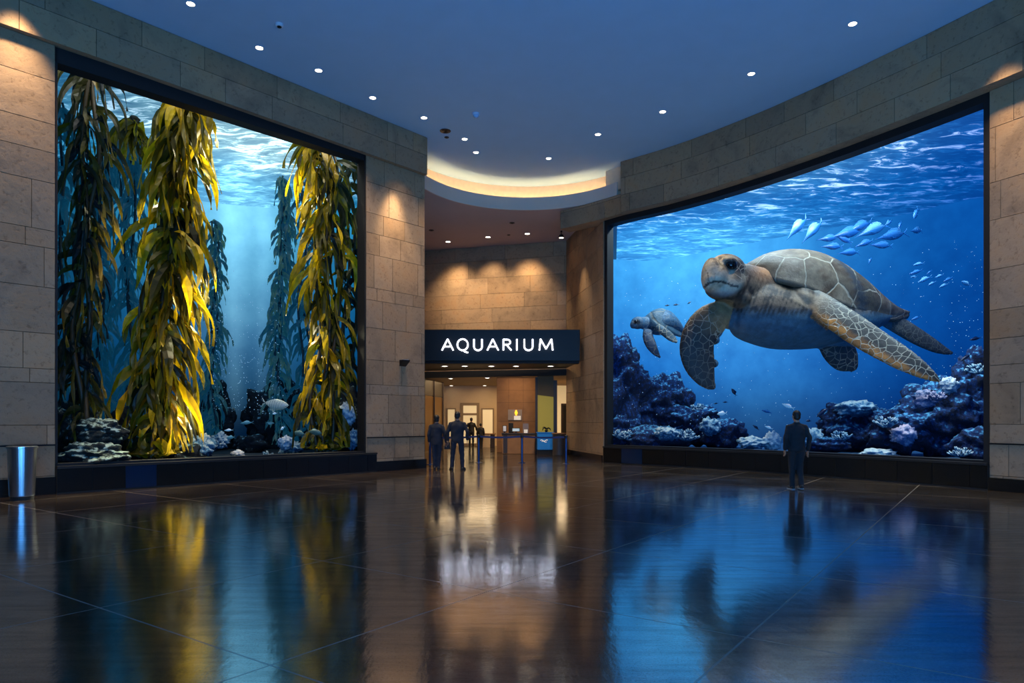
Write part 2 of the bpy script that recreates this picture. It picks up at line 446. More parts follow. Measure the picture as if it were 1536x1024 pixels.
for i in range(NA):
    p, q = arc(CRAD+.05, AN[i]), arc(CRAD+.05, AN[i+1])
    mb.quad((*p, 9.55), (*q, 9.55), (lerp(-6.5, 5.2, (i+1)/NA), 34, 9.55), (lerp(-6.5, 5.2, i/NA), 34, 9.55))
b0 = len(mb.v); vv = [v.copy() for v in mb.v]; ff = list(mb.f)
for v in vv: mb.add(v+Vector((0, 0, .1)))
for f in ff: mb.f.append(tuple(b0+k for k in f[::-1]))
mb.build('ceiling_entrance', M['soffit'], kind='structure')
mb = MB()
mb.tube([(*arc(CRAD+.22, a), 9.82) for a in AN[:-4]], .03, 6)
o = mb.build('trim_cove_light', M['cove'], kind='structure')

# baseboards, plinths, dado strips, black display frames
mb = MB(); band(mb, LP, 0, LU-.03, 0, .36, 0, .05); mb.build('baseboard_left', M['plinth'], kind='structure')
mb = MB(); band(mb, LP, LU+WL+.35, LU+10.25, 0, .30, 0, .05); mb.build('baseboard_left_corner', M['plinth'], kind='structure')
mb = MB(); band(mb, PR, 0, PR.u[-1]-.05, 0, .26, 0, .05); mb.build('baseboard_entrance', M['plinth'], kind='structure')
mb = MB(); band(mb, RP, ub+.03, RP.u[-1], 0, .28, 0, .05); mb.build('baseboard_right', M['plinth'], kind='structure')
for nm, pth, u0, u1 in (('trim_dado_left', LP, 0, LU-.03), ('trim_dado_corner', LP, LU+WL+.05, LU+10.22), ('trim_dado_right', RP, ub+.03, RP.u[-1])):
    mb = MB(); band(mb, pth, u0, u1, 1.015, 1.045, 0, .025); mb.build(nm, M['rail'], kind='structure')

M['plinth_reflection'] = plain('painted_reflection_tile', (12, 34, 60), .15, nscale=2)  # blue colour stands in for the display's reflection in a granite tile
def plinth(name, path, u0, u1, ztop, off, tile, blue):
    root = thing(name, '', '', (*path.at((u0+u1)/2, off), 0)); del root['label']; del root['category']; root['kind'] = 'structure'
    mb = MB(); band(mb, path, u0, u1, 0, ztop-.05, -.3, off-.012); mb.build('plinth_core', M['joint'], root)
    mb = MB(); band(mb, path, u0, u1, ztop-.05, ztop, -.5, off+.03); mb.build('plinth_cap', M['black'], root)
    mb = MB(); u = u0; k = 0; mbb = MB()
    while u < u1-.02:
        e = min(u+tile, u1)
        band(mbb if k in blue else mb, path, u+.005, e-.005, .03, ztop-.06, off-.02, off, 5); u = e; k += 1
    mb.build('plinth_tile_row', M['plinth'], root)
    if mbb.v: mbb.build('reflection_tint_tile', M['plinth_reflection'], root)
    return root
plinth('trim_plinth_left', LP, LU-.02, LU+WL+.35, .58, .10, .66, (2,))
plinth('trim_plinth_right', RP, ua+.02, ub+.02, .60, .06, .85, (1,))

def frame(name, path, u0, u1, z0, z1a, z1b, w, head, rec):
    root = thing(name, '', '', (*path.at((u0+u1)/2, 0), z0)); del root['label']; del root['category']; root['kind'] = 'structure'
    mb = MB()
    n = 14; rs = []
    for i in range(n+1):
        t = i/n; u = lerp(u0, u1, t); zt = lerp(z1a, z1b, t)
        rs.append([Vector((*path.at(u, rec), zt)), Vector((*path.at(u, rec-.35), zt)), Vector((*path.at(u, rec-.35), zt+head)), Vector((*path.at(u, rec), zt+head))])
    mb.rings(rs); mb.build('frame_head', M['black'], root)
    for u, zt in ((u0, z1a), (u1-w, z1b)):
        mb = MB(); band(mb, path, u, u+w, z0, zt+head, rec, rec-.35); mb.build('frame_jamb', M['black'], root)
    mb = MB(); band(mb, path, u0, u1, z0, z0+.05, rec, rec-.35); mb.build('frame_sill', M['black'], root)
frame('window_1', LP, LU-.03, LU+WL+.03, .58, 9.10, 9.27, .05, .32, -.02)
frame('window_2', RP, ua, ub+.03, .60, 8.66, 8.66, .14, .2, -.03)

# ------------------------------------------------------------------ display niches: glowing water walls, sand floors, rippling surface
def chaikin(pts, n=3):
    for _ in range(n):
        o = [pts[0]]
        for a, b in zip(pts, pts[1:]):
            o += [(lerp(a[0], b[0], .25), lerp(a[1], b[1], .25)), (lerp(a[0], b[0], .75), lerp(a[1], b[1], .75))]
        o.append(pts[-1]); pts = o
    return pts
def emit_mat(name, ripple=None, k=1.0, rays=None):
    m, nt, b = mat(name)
    at = N(nt, 'ShaderNodeVertexColor', layer_name='Col'); geo = N(nt, 'ShaderNodeNewGeometry')
    e = N(nt, 'ShaderNodeEmission')
    col = at.outputs['Color']
    nz = N(nt, 'ShaderNodeTexNoise'); nz.inputs['Scale'].default_value = .8; nz.inputs['Detail'].default_value = 7; nz.inputs['Roughness'].default_value = .6
    L(nt, geo.outputs['Position'], nz.inputs['Vector'])
    r = ramp(nt, nz.outputs['Fac'], [(.25, (.72, .78, .85)), (.75, (1.28, 1.22, 1.15))])
    mu = N(nt, 'ShaderNodeMix', data_type='RGBA', blend_type='MULTIPLY'); mu.inputs[0].default_value = 1; mu.clamp_result = False
    L(nt, col, mu.inputs[6]); L(nt, r.outputs[0], mu.inputs[7]); col = mu.outputs[2]
    if ripple:
        rot, sc, lo, hi, amp = ripple
        mp = N(nt, 'ShaderNodeMapping'); mp.inputs['Rotation'].default_value = (0, 0, rot); mp.inputs['Scale'].default_value = sc
        L(nt, geo.outputs['Position'], mp.inputs['Vector'])
        n2 = N(nt, 'ShaderNodeTexNoise'); n2.inputs['Scale'].default_value = 1; n2.inputs['Detail'].default_value = 5; n2.inputs['Roughness'].default_value = .62; n2.inputs['Distortion'].default_value = 1.1
        L(nt, mp.outputs[0], n2.inputs['Vector'])
        n4 = N(nt, 'ShaderNodeTexNoise'); n4.inputs['Scale'].default_value = .3; n4.inputs['Detail'].default_value = 3; L(nt, mp.outputs[0], n4.inputs['Vector'])
        ad = N(nt, 'ShaderNodeMath', operation='MULTIPLY_ADD'); ad.inputs[1].default_value = .55; ad.inputs[2].default_value = -.27; L(nt, n4.outputs['Fac'], ad.inputs[0])
        sm = N(nt, 'ShaderNodeMath', operation='ADD'); L(nt, ad.outputs[0], sm.inputs[0]); L(nt, n2.outputs['Fac'], sm.inputs[1])
        r2 = ramp(nt, sm.outputs[0], [(lo-.14, (.55, .62, .72)), (lo, (1, 1, 1)), (hi, (amp, amp, amp))])
        r2.color_ramp.interpolation = 'LINEAR'
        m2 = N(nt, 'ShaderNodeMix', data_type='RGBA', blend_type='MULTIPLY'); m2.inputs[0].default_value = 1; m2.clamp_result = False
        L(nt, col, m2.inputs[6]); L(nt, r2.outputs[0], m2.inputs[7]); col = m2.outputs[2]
        # painted sparkle, added to the emission towards white
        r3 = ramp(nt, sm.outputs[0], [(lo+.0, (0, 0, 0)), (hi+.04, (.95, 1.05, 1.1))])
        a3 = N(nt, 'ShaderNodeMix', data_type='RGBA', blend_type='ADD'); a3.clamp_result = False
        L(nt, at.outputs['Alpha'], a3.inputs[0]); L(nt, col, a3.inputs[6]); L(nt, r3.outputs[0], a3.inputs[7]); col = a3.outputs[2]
    L(nt, col, e.inputs['Color']); e.inputs['Strength'].default_value = k
    L(nt, e.outputs[0], nt.nodes['Material Output'].inputs[0]); nt.nodes.remove(b)
    return m
def toP(v):       # world -> photo coordinates, used only to read tones off the photograph while building
    return ((v.x/v.y)*F+768, HOR-(v.z-H)/v.y*F)
def gauss(v, c, s): return math.exp(-((v-c).length_squared)/(2*s*s))

# right (reef) niche
RT = [(3.5, 25.2), (3.78, 27.5), (4.2, 31), (5.0, 37.0), (8, 37.2), (14, 31), (19.5, 25.5), (22, 20), (20.5, 15), (17, 12.3), (12.4, 13.1)]
RTC = chaikin(RT, 3)
ZSR = 10.2
GR1 = P(1040, 330, 34); GR2 = P(1150, 300, 30)
GRS = P(1120, 262, 22.5)
def water_r(v):  # glow and dark side of the water painted into the wall colour
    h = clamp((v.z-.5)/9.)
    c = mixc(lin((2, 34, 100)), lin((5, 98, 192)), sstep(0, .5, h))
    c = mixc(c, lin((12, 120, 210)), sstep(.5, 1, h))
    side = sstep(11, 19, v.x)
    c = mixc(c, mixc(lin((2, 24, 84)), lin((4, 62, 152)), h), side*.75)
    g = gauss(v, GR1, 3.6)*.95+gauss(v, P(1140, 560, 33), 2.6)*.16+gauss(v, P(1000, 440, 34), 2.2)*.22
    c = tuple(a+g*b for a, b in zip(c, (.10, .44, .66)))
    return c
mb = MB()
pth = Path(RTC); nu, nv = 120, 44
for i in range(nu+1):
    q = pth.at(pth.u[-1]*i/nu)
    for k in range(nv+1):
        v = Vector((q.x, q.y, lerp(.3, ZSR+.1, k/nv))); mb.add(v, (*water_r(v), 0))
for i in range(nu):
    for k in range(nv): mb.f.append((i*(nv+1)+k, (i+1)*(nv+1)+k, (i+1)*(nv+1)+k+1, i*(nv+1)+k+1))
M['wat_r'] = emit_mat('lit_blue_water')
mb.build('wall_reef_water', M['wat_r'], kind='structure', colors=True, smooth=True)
def inside(poly, x, y):
    c = False; j = len(poly)-1
    for i in range(len(poly)):
        xi, yi = poly[i]; xj, yj = poly[j]
        if (yi > y) != (yj > y) and x < (xj-xi)*(y-yi)/(yj-yi)+xi: c = not c
        j = i
    return c
def fan(mb, back, frontpath, u0, u1, z, n, m, colf, wob=0):
    """sheet between a front path and a back curve"""
    bp = Path(back)
    for i in range(n+1):
        a = frontpath.at(lerp(u0, u1, i/n), -.05); b = bp.at(bp.u[-1]*i/n)
        for k in range(m+1):
            q = a.lerp(b, k/m)
            v = Vector((q.x, q.y, z)); v.z += wob*(noise.noise(v*.9)+.5*noise.noise(v*2.1))
            mb.add(v, colf(v))
    for i in range(n):
        for k in range(m): mb.f.append((i*(m+1)+k, (i+1)*(m+1)+k, (i+1)*(m+1)+k+1, i*(m+1)+k+1))
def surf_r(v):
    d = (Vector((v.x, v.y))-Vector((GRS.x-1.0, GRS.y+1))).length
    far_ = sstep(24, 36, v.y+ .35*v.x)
    c = mixc(lin((10, 96, 190)), lin((120, 206, 246)), math.exp(-(d/4.6)**2))  # bright patch of light painted into the surface colour
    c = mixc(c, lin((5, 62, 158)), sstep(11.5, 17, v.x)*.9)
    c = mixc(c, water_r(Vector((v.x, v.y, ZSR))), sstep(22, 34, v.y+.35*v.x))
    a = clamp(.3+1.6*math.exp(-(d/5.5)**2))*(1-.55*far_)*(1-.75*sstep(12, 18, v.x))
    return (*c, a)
RTB = chaikin([(3.5, 25.2)]+RT[1:-1]+[(12.4, 13.1)], 3)
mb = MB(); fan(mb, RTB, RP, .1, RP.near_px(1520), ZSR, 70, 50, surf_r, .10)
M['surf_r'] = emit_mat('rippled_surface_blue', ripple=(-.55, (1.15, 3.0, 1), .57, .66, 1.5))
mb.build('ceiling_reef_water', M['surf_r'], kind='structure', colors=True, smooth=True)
M['sand_b'] = plain('blue_sand', (40, 90, 130), .9, nscale=5, namt=.35, bump=.4)
mb = MB(); fan(mb, RTB, RP, .1, RP.near_px(1520), .5, 60, 30, lambda v: (1, 1, 1, 1), .08)
mb.build('floor_reef', M['sand_b'], kind='structure', smooth=True)

# left (kelp) niche
LT = [(-4.3, 20.9), (-4.15, 22.5), (-4.15, 25.5), (-6.8, 30), (-13.5, 27.5), (-19, 23), (-21.5, 17), (-19.5, 12.5), (-15, 10.2)]
ZSL = 10.45
def water_l(v):  # brightness of the water painted in, by height and position
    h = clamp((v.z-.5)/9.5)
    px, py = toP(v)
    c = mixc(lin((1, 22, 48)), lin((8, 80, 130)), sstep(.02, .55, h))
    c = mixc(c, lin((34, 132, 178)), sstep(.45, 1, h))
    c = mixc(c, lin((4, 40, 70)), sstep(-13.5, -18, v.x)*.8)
    # vertical light shafts painted into the emission colour of the wall
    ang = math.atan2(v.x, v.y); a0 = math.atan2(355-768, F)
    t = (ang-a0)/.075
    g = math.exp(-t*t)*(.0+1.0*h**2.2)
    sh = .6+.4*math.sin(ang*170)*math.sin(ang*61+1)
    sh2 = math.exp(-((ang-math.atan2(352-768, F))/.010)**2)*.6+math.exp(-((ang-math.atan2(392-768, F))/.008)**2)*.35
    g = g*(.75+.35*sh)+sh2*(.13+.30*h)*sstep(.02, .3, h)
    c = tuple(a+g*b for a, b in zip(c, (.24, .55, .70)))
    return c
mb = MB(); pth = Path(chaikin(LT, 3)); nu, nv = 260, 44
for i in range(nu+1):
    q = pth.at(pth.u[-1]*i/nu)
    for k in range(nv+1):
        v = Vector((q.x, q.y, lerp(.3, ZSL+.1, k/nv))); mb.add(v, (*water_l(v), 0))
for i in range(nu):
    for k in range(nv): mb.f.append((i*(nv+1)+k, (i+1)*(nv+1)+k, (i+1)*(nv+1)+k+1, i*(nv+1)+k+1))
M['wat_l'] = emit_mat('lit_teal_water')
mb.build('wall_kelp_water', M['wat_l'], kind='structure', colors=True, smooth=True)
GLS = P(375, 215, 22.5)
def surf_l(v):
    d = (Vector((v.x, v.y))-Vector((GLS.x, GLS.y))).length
    c = mixc(lin((30, 112, 154)), lin((176, 228, 242)), math.exp(-(d/3.4)**2))  # painted pale patch stands in for light from above
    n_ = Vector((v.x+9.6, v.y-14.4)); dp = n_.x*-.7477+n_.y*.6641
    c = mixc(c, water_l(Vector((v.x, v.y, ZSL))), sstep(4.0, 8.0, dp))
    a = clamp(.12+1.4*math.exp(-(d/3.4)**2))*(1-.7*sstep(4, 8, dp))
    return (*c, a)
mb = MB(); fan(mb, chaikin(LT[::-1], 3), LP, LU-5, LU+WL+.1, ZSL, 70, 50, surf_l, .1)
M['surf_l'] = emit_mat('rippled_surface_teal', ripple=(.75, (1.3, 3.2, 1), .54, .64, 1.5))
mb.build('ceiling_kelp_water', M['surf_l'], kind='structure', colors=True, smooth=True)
M['sand_d'] = plain('dark_seabed', (16, 34, 46), .9, nscale=4, namt=.5, bump=.5)
mb = MB(); fan(mb, chaikin(LT[::-1], 3), LP, LU-5, LU+WL+.1, .5, 60, 30, lambda v: (1, 1, 1, 1), .08)
mb.build('floor_kelp', M['sand_d'], kind='structure', smooth=True)
# ------------------------------------------------------------------ giant kelp
def leaf_mat(name, tl=.5):
    m, nt, b = mat(name)
    at = N(nt, 'ShaderNodeVertexColor', layer_name='Col'); geo = N(nt, 'ShaderNodeNewGeometry')
    nz = N(nt, 'ShaderNodeTexNoise'); nz.inputs['Scale'].default_value = 6; nz.inputs['Detail'].default_value = 4; L(nt, geo.outputs['Position'], nz.inputs['Vector'])
    r = ramp(nt, nz.outputs['Fac'], [(.3, (.7, .7, .7)), (.7, (1.2, 1.2, 1.2))])
    mu = N(nt, 'ShaderNodeMix', data_type='RGBA', blend_type='MULTIPLY'); mu.inputs[0].default_value = 1
    L(nt, at.outputs['Color'], mu.inputs[6]); L(nt, r.outputs[0], mu.inputs[7])
    tr = N(nt, 'ShaderNodeBsdfTranslucent'); L(nt, mu.outputs[2], tr.inputs['Color']); L(nt, mu.outputs[2], b.inputs['Base Color'])
    b.inputs['Roughness'].default_value = .4
    ms = N(nt, 'ShaderNodeMixShader'); ms.inputs[0].default_value = tl
    L(nt, b.outputs[0], ms.inputs[1]); L(nt, tr.outputs[0], ms.inputs[2])
    L(nt, ms.outputs[0], nt.nodes['Material Output'].inputs[0])
    return m
M['leaf'] = leaf_mat('kelp_blade')
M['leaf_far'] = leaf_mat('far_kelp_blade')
_b = M['leaf_far'].node_tree.nodes['Principled BSDF']; _b.inputs['Emission Color'].default_value = lin((12, 84, 122))+(1,); _b.inputs['Emission Strength'].default_value = .5  # blue glow stands in for water haze over the far kelp
M['stipe'] = plain('kelp_stem', (58, 44, 14), .5)
M['stipe_far'] = plain('kelp_stem_far', (12, 52, 66), .7)  # haze tint put into the stem colour
def blade(mb, base, d0, Ln, W, rr, col, tipc):
    n = 9; p = Vector(base); d = Vector(d0).normalized()
    side = d.cross(Vector((rr.uniform(-1, 1), rr.uniform(-1, 1), rr.uniform(-.3, .3)))).normalized()
    curl = Vector((rr.uniform(-1, 1), rr.uniform(-1, 1), 0))*.25; ph = rr.uniform(0, 6.28); fq = rr.uniform(7, 12)
    b = len(mb.v)
    for i in range(n+1):
        s = i/n
        w = W*(math.sin(PI*clamp(s**.62*.98+.02))**.75)*(1-.25*s)+.006
        side = (side-d*side.dot(d)).normalized()
        nn = side.cross(d)
        ruf = nn*W*.22*math.sin(ph+fq*s)
        c = mixc(col, tipc, sstep(.2, .95, s))
        p.z = clamp(p.z, .72, 10.1)
        if -6 < p.x < 0: p.x = min(p.x, -4.62)
        mb.add(p-side*w*.5+ruf, (*c, 1)); mb.add(p+nn*w*.16, (*mixc(c, (0, 0, 0), .25), 1)); mb.add(p+side*w*.5-ruf, (*c, 1))
        d = (d+Vector((0, 0, -1))*(.30+.12*s)+curl*math.sin(s*5+ph)*.8).normalized()
        side = (side+nn*rr.uniform(-.22, .22)).normalized()
        p = p+d*(Ln/n)
    for i in range(n):
        a = b+i*3
        mb.f.append((a, a+1, a+4, a+3)); mb.f.append((a+1, a+2, a+5, a+4))
def kelp(label, pts, nb, Lpx, Wpx, seed, pal, spread=.7, stems=2, far=False, sway=.12, rightbias=0., widen=None):
    rr = random.Random(seed)
    w = [P(*q) for q in pts]
    for q in w: q.z = min(q.z, 10.2)
    base = w[-1].copy(); base.z = .5
    t = thing('giant_kelp', label, 'kelp', base)
    sp = Path([(q.x, q.y) for q in w])
    def along(s):
        k = s*(len(w)-1); i = min(int(k), len(w)-2); f = k-i
        a, b, c, e = w[max(i-1, 0)], w[i], w[i+1], w[min(i+2, len(w)-1)]
        return .5*((2*b)+(c-a)*f+(2*a-5*b+4*c-e)*f*f+(3*b-a-3*c+e)*f**3)
    pxm = sum(q.y for q in w)/len(w)/F
    ns = 26; sts = []
    for k in range(stems):
        off = Vector((rr.uniform(-1, 1), rr.uniform(-1, 1), 0))*(.05 if k == 0 else .28); ph = rr.uniform(0, 6)
        pp = [along(i/ns)+off*(1+.3*math.sin(i*.7+ph))+Vector((math.sin(i*.6+ph), math.cos(i*.5+ph), 0))*.06 for i in range(ns+1)]
        sts.append(pp)
        mb = MB(); mb.tube(pp, [lerp(.03, .05, i/ns)*(1.5 if not far else 1) for i in range(ns+1)], 6)
        mb.build('stem', M['stipe_far'] if far else M['stipe'], t, smooth=True)
    mb = MB()
    for j in range(nb):
        s = (j+rr.random())/nb
        pp = sts[rr.randrange(stems)]
        k = s*ns; i = min(int(k), ns-1); base = pp[i].lerp(pp[i+1], k-i)
        az = rr.uniform(0, 2*PI)
        o = Vector((math.cos(az)+rightbias, math.sin(az), 0))
        wd = interp(widen, s) if widen else 1.
        d0 = o*spread*wd+Vector((0, 0, rr.uniform(-.5, .25)))
        Ln = rr.uniform(Lpx[0], Lpx[1])*pxm*(.6+.4*wd); W = rr.uniform(Wpx[0], Wpx[1])*pxm
        if base.z-Ln*.8 < .6: Ln *= .55; d0 = o*1.2+Vector((0, 0, .3))
        c, tc = pal(rr, o, s, az)
        blade(mb, base, d0, Ln, W, rr, c, tc)
    mb.build('frond', M['leaf_far' if far else 'leaf'], t, colors=True)
    return t
gold, amber, olive, dark = lin((232, 194, 22)), lin((196, 156, 10)), lin((84, 86, 14)), lin((14, 26, 16))
def pal_gold(rr, o, s, az):
    k = rr.random()
    c = gold if k > .82 else (amber if k > .62 else (mixc(olive, amber, .3) if k > .42 else mixc(dark, olive, rr.random())))
    return c, mixc(c, gold, .3*rr.random())
def pal_dim(rr, o, s, az):
    c = mixc(lin((8, 34, 40)), lin((104, 98, 18)), rr.random()**2.2)
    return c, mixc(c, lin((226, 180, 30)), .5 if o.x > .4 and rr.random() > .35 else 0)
def pal_teal(rr, o, s, az):  # bluish haze of distance put into the blade colour
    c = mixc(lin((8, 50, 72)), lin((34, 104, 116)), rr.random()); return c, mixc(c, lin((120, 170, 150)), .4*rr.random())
def pal_haze(rr, o, s, az):  # blade colours shifted towards the water to paint haze
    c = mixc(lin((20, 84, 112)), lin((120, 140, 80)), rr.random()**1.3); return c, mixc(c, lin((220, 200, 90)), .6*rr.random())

kelp('huge golden kelp with the widest fronds, second strand from the left in the kelp display',
     [(285, 88, 18.0), (268, 200, 17.9), (262, 300, 17.8), (256, 400, 17.6), (244, 500, 17.4), (236, 600, 17.2), (232, 705, 17.0)],
     400, (70, 140), (8, 17), 3, pal_gold, .85, 3, rightbias=.18, widen=[(0, .9), (.3, .8), (.55, 1.0), (.8, 1.15), (1, .9)])
kelp('tall golden kelp near the right edge of the kelp display, striped fish beside it',
     [(478, 175, 20.9), (486, 260, 20.9), (492, 350, 20.8), (490, 440, 20.7), (489, 540, 20.6), (484, 620, 20.5), (482, 690, 20.4)],
     300, (48, 100), (6, 12), 5, pal_gold, .62, 3, rightbias=-.12, widen=[(0, 1.1), (.4, .9), (1, .8)])
kelp('dark olive kelp strand by the left edge of the kelp display, yellow tips',
     [(136, 70, 16.6), (130, 200, 16.5), (128, 300, 16.4), (122, 420, 16.3), (116, 520, 16.2), (122, 620, 16.0), (126, 690, 15.9)],
     260, (56, 110), (6, 12), 8, pal_dim, .6, 3, rightbias=.12, widen=[(0, 1.1), (.4, .9), (1, .7)])
kelp('short golden kelp top hanging behind the gap between the two left strands',
     [(200, 90, 19.6), (203, 150, 19.6), (200, 200, 19.6)], 40, (40, 70), (7, 12), 11, pal_gold, .7, 2, widen=[(0, 1), (1, .8)])
kelp('shadowy teal kelp in the gap between the dark strand and the huge golden kelp',
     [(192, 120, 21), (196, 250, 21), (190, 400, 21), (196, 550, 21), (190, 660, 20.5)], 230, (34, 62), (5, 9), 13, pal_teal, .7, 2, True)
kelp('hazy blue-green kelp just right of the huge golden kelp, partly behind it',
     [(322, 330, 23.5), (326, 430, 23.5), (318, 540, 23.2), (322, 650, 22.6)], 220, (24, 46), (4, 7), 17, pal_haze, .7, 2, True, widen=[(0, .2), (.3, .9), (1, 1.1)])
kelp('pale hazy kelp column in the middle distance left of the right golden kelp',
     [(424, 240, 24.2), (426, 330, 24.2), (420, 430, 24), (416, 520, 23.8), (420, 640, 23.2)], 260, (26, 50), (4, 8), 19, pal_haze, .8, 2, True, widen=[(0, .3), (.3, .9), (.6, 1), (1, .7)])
kelp('yellow-green kelp cut by the right edge of the kelp display',
     [(531, 215, 22.6), (533, 330, 22.6), (530, 450, 22.6), (527, 560, 22.6), (524, 660, 22.4)], 120, (34, 62), (6, 11), 23, pal_dim, .6, 2)
kelp('farthest dim kelp strand at the very left edge of the kelp display',
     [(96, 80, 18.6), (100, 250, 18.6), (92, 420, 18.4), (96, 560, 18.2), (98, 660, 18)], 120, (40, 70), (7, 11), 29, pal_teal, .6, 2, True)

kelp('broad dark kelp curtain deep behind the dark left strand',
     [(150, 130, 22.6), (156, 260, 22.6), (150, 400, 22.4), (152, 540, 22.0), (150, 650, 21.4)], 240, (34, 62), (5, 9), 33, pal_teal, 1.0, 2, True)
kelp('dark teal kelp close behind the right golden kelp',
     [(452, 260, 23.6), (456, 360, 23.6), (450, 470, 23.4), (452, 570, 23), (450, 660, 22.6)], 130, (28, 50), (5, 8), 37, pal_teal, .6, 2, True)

# ------------------------------------------------------------------ reef rocks and corals
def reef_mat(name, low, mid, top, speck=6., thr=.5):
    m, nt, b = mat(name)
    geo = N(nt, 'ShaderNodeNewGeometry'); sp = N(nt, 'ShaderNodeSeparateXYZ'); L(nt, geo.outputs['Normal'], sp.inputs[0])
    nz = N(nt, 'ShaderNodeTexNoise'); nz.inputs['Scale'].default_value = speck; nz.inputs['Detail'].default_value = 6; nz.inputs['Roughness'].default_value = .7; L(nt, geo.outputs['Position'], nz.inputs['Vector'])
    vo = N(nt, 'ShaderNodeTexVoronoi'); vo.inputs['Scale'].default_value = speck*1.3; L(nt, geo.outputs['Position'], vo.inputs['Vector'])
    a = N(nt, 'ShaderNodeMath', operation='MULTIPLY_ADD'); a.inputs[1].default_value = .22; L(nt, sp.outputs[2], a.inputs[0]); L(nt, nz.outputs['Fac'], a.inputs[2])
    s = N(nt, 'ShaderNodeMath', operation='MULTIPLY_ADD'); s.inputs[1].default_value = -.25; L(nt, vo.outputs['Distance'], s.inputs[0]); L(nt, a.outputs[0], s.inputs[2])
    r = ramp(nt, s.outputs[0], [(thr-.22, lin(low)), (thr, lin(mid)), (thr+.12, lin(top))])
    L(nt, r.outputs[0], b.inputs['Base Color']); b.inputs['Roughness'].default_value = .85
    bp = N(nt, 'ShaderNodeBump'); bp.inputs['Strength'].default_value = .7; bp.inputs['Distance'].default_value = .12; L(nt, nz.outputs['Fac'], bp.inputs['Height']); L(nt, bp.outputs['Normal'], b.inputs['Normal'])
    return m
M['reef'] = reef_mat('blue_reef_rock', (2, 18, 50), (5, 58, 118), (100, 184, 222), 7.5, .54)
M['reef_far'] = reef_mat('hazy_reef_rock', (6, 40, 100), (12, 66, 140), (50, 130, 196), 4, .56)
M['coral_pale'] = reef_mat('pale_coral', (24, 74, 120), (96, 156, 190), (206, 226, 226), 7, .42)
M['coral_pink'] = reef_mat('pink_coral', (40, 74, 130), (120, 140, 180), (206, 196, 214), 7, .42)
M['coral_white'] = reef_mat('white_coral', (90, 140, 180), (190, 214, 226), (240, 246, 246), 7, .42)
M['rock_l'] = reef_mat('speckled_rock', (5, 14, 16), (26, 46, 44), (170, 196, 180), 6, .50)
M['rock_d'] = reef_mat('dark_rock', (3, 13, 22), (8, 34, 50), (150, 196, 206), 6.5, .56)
def ico(sub):
    bm = bmesh.new(); bmesh.ops.create_icosphere(bm, subdivisions=sub, radius=1.0)
    vs = [v.co.copy() for v in bm.verts]; bm.verts.index_update(); fs = [tuple(v.index for v in f.verts) for f in bm.faces]; bm.free(); return vs, fs
ICO4, ICO5 = ico(4), ico(5)
RFRONT = [(q.x, q.y+.35) for q in RP.p]
def rock(label, px, py, d, rx, ry, m='reef', seed=0, name='reef_rock', cat='rock', group=None, amp=.34, fr=1.5, lumps=.22, depth=None, big=False):
    c = P(px, py, d); k = d/F; so = Vector((seed*7.3, seed*3.1, seed*5.7))
    r = Vector((rx*k, (depth or rx*.75)*k, ry*k))
    vs, fs = ICO5 if big else ICO4
    mb = MB()
    for v in vs:
        q = v*fr+so
        h = 1+amp*noise.fractal(q, .9, 2.1, 5)+lumps*(.5-noise.voronoi(q*2.2)[0][0])
        h += .07*noise.noise(q*7)
        p = Vector((v.x*r.x*h, v.y*r.y*h, v.z*r.z*h))+c
        if p.z < .42: p.z = .42
        if p.x > 0: p.x = max(p.x, interp(((24, 3.62), (25.2, 3.66), (27.5, 3.95), (31, 4.4), (37, 5.2)), p.y)); p.y = max(p.y, interp(RFRONT, p.x))
        elif p.x < 0 and p.y > 20.9: p.x = min(p.x, -4.55)
        mb.add(p)
    mb.f = [tuple(f) for f in fs]
    o = mb.build(name, M[m], smooth=True); tag(o, label, cat, group); return o
def coral(label, px, py, d, r, m, seed, group=None, n=26):
    """branching colony: a tuft of forked knobby stems"""
    rr = random.Random(seed); c = P(px, py, d); k = d/F; mb = MB()
    for i in range(n):
        az = rr.uniform(0, 2*PI); el = rr.uniform(.25, 1.4)
        dr = Vector((math.cos(az)*math.cos(el), math.sin(az)*math.cos(el), math.sin(el)))
        Ln = r*k*rr.uniform(.55, 1.0); b0 = c+Vector((math.cos(az), math.sin(az), 0))*r*k*.22
        p1 = b0+dr*Ln*.55; mb.tube([b0, b0+dr*Ln*.3, p1], [.10*r*k, .085*r*k, .08*r*k], 6)
        for j in range(3):
            d2 = (dr+Vector((rr.uniform(-.7, .7), rr.uniform(-.7, .7), rr.uniform(-.2, .7)))).normalized()
            mb.tube([p1, p1+d2*Ln*.25, p1+d2*Ln*.45], [.075*r*k, .075*r*k, .05*r*k], 6)
    o = mb.build('branching_coral', M[m], smooth=True); tag(o, label, 'coral', group); return o
rk = 'blue reef rocks of the turtle display'
# left reef of the turtle display
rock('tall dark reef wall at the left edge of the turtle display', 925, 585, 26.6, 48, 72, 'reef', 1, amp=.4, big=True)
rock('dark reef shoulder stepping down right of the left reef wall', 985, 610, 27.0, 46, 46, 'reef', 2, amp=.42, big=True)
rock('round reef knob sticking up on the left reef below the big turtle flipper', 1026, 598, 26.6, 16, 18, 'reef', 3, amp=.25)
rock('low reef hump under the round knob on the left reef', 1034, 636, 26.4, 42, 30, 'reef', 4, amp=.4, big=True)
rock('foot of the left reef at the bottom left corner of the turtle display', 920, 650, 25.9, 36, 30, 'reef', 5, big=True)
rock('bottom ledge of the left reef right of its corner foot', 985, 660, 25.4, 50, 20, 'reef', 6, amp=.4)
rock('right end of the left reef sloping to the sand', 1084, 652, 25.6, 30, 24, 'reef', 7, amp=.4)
rock('brain-like pale coral head on the right slope of the left reef', 1066, 640, 24.8, 15, 13, 'coral_pale', 8, 'coral_head', 'coral', lumps=.5)
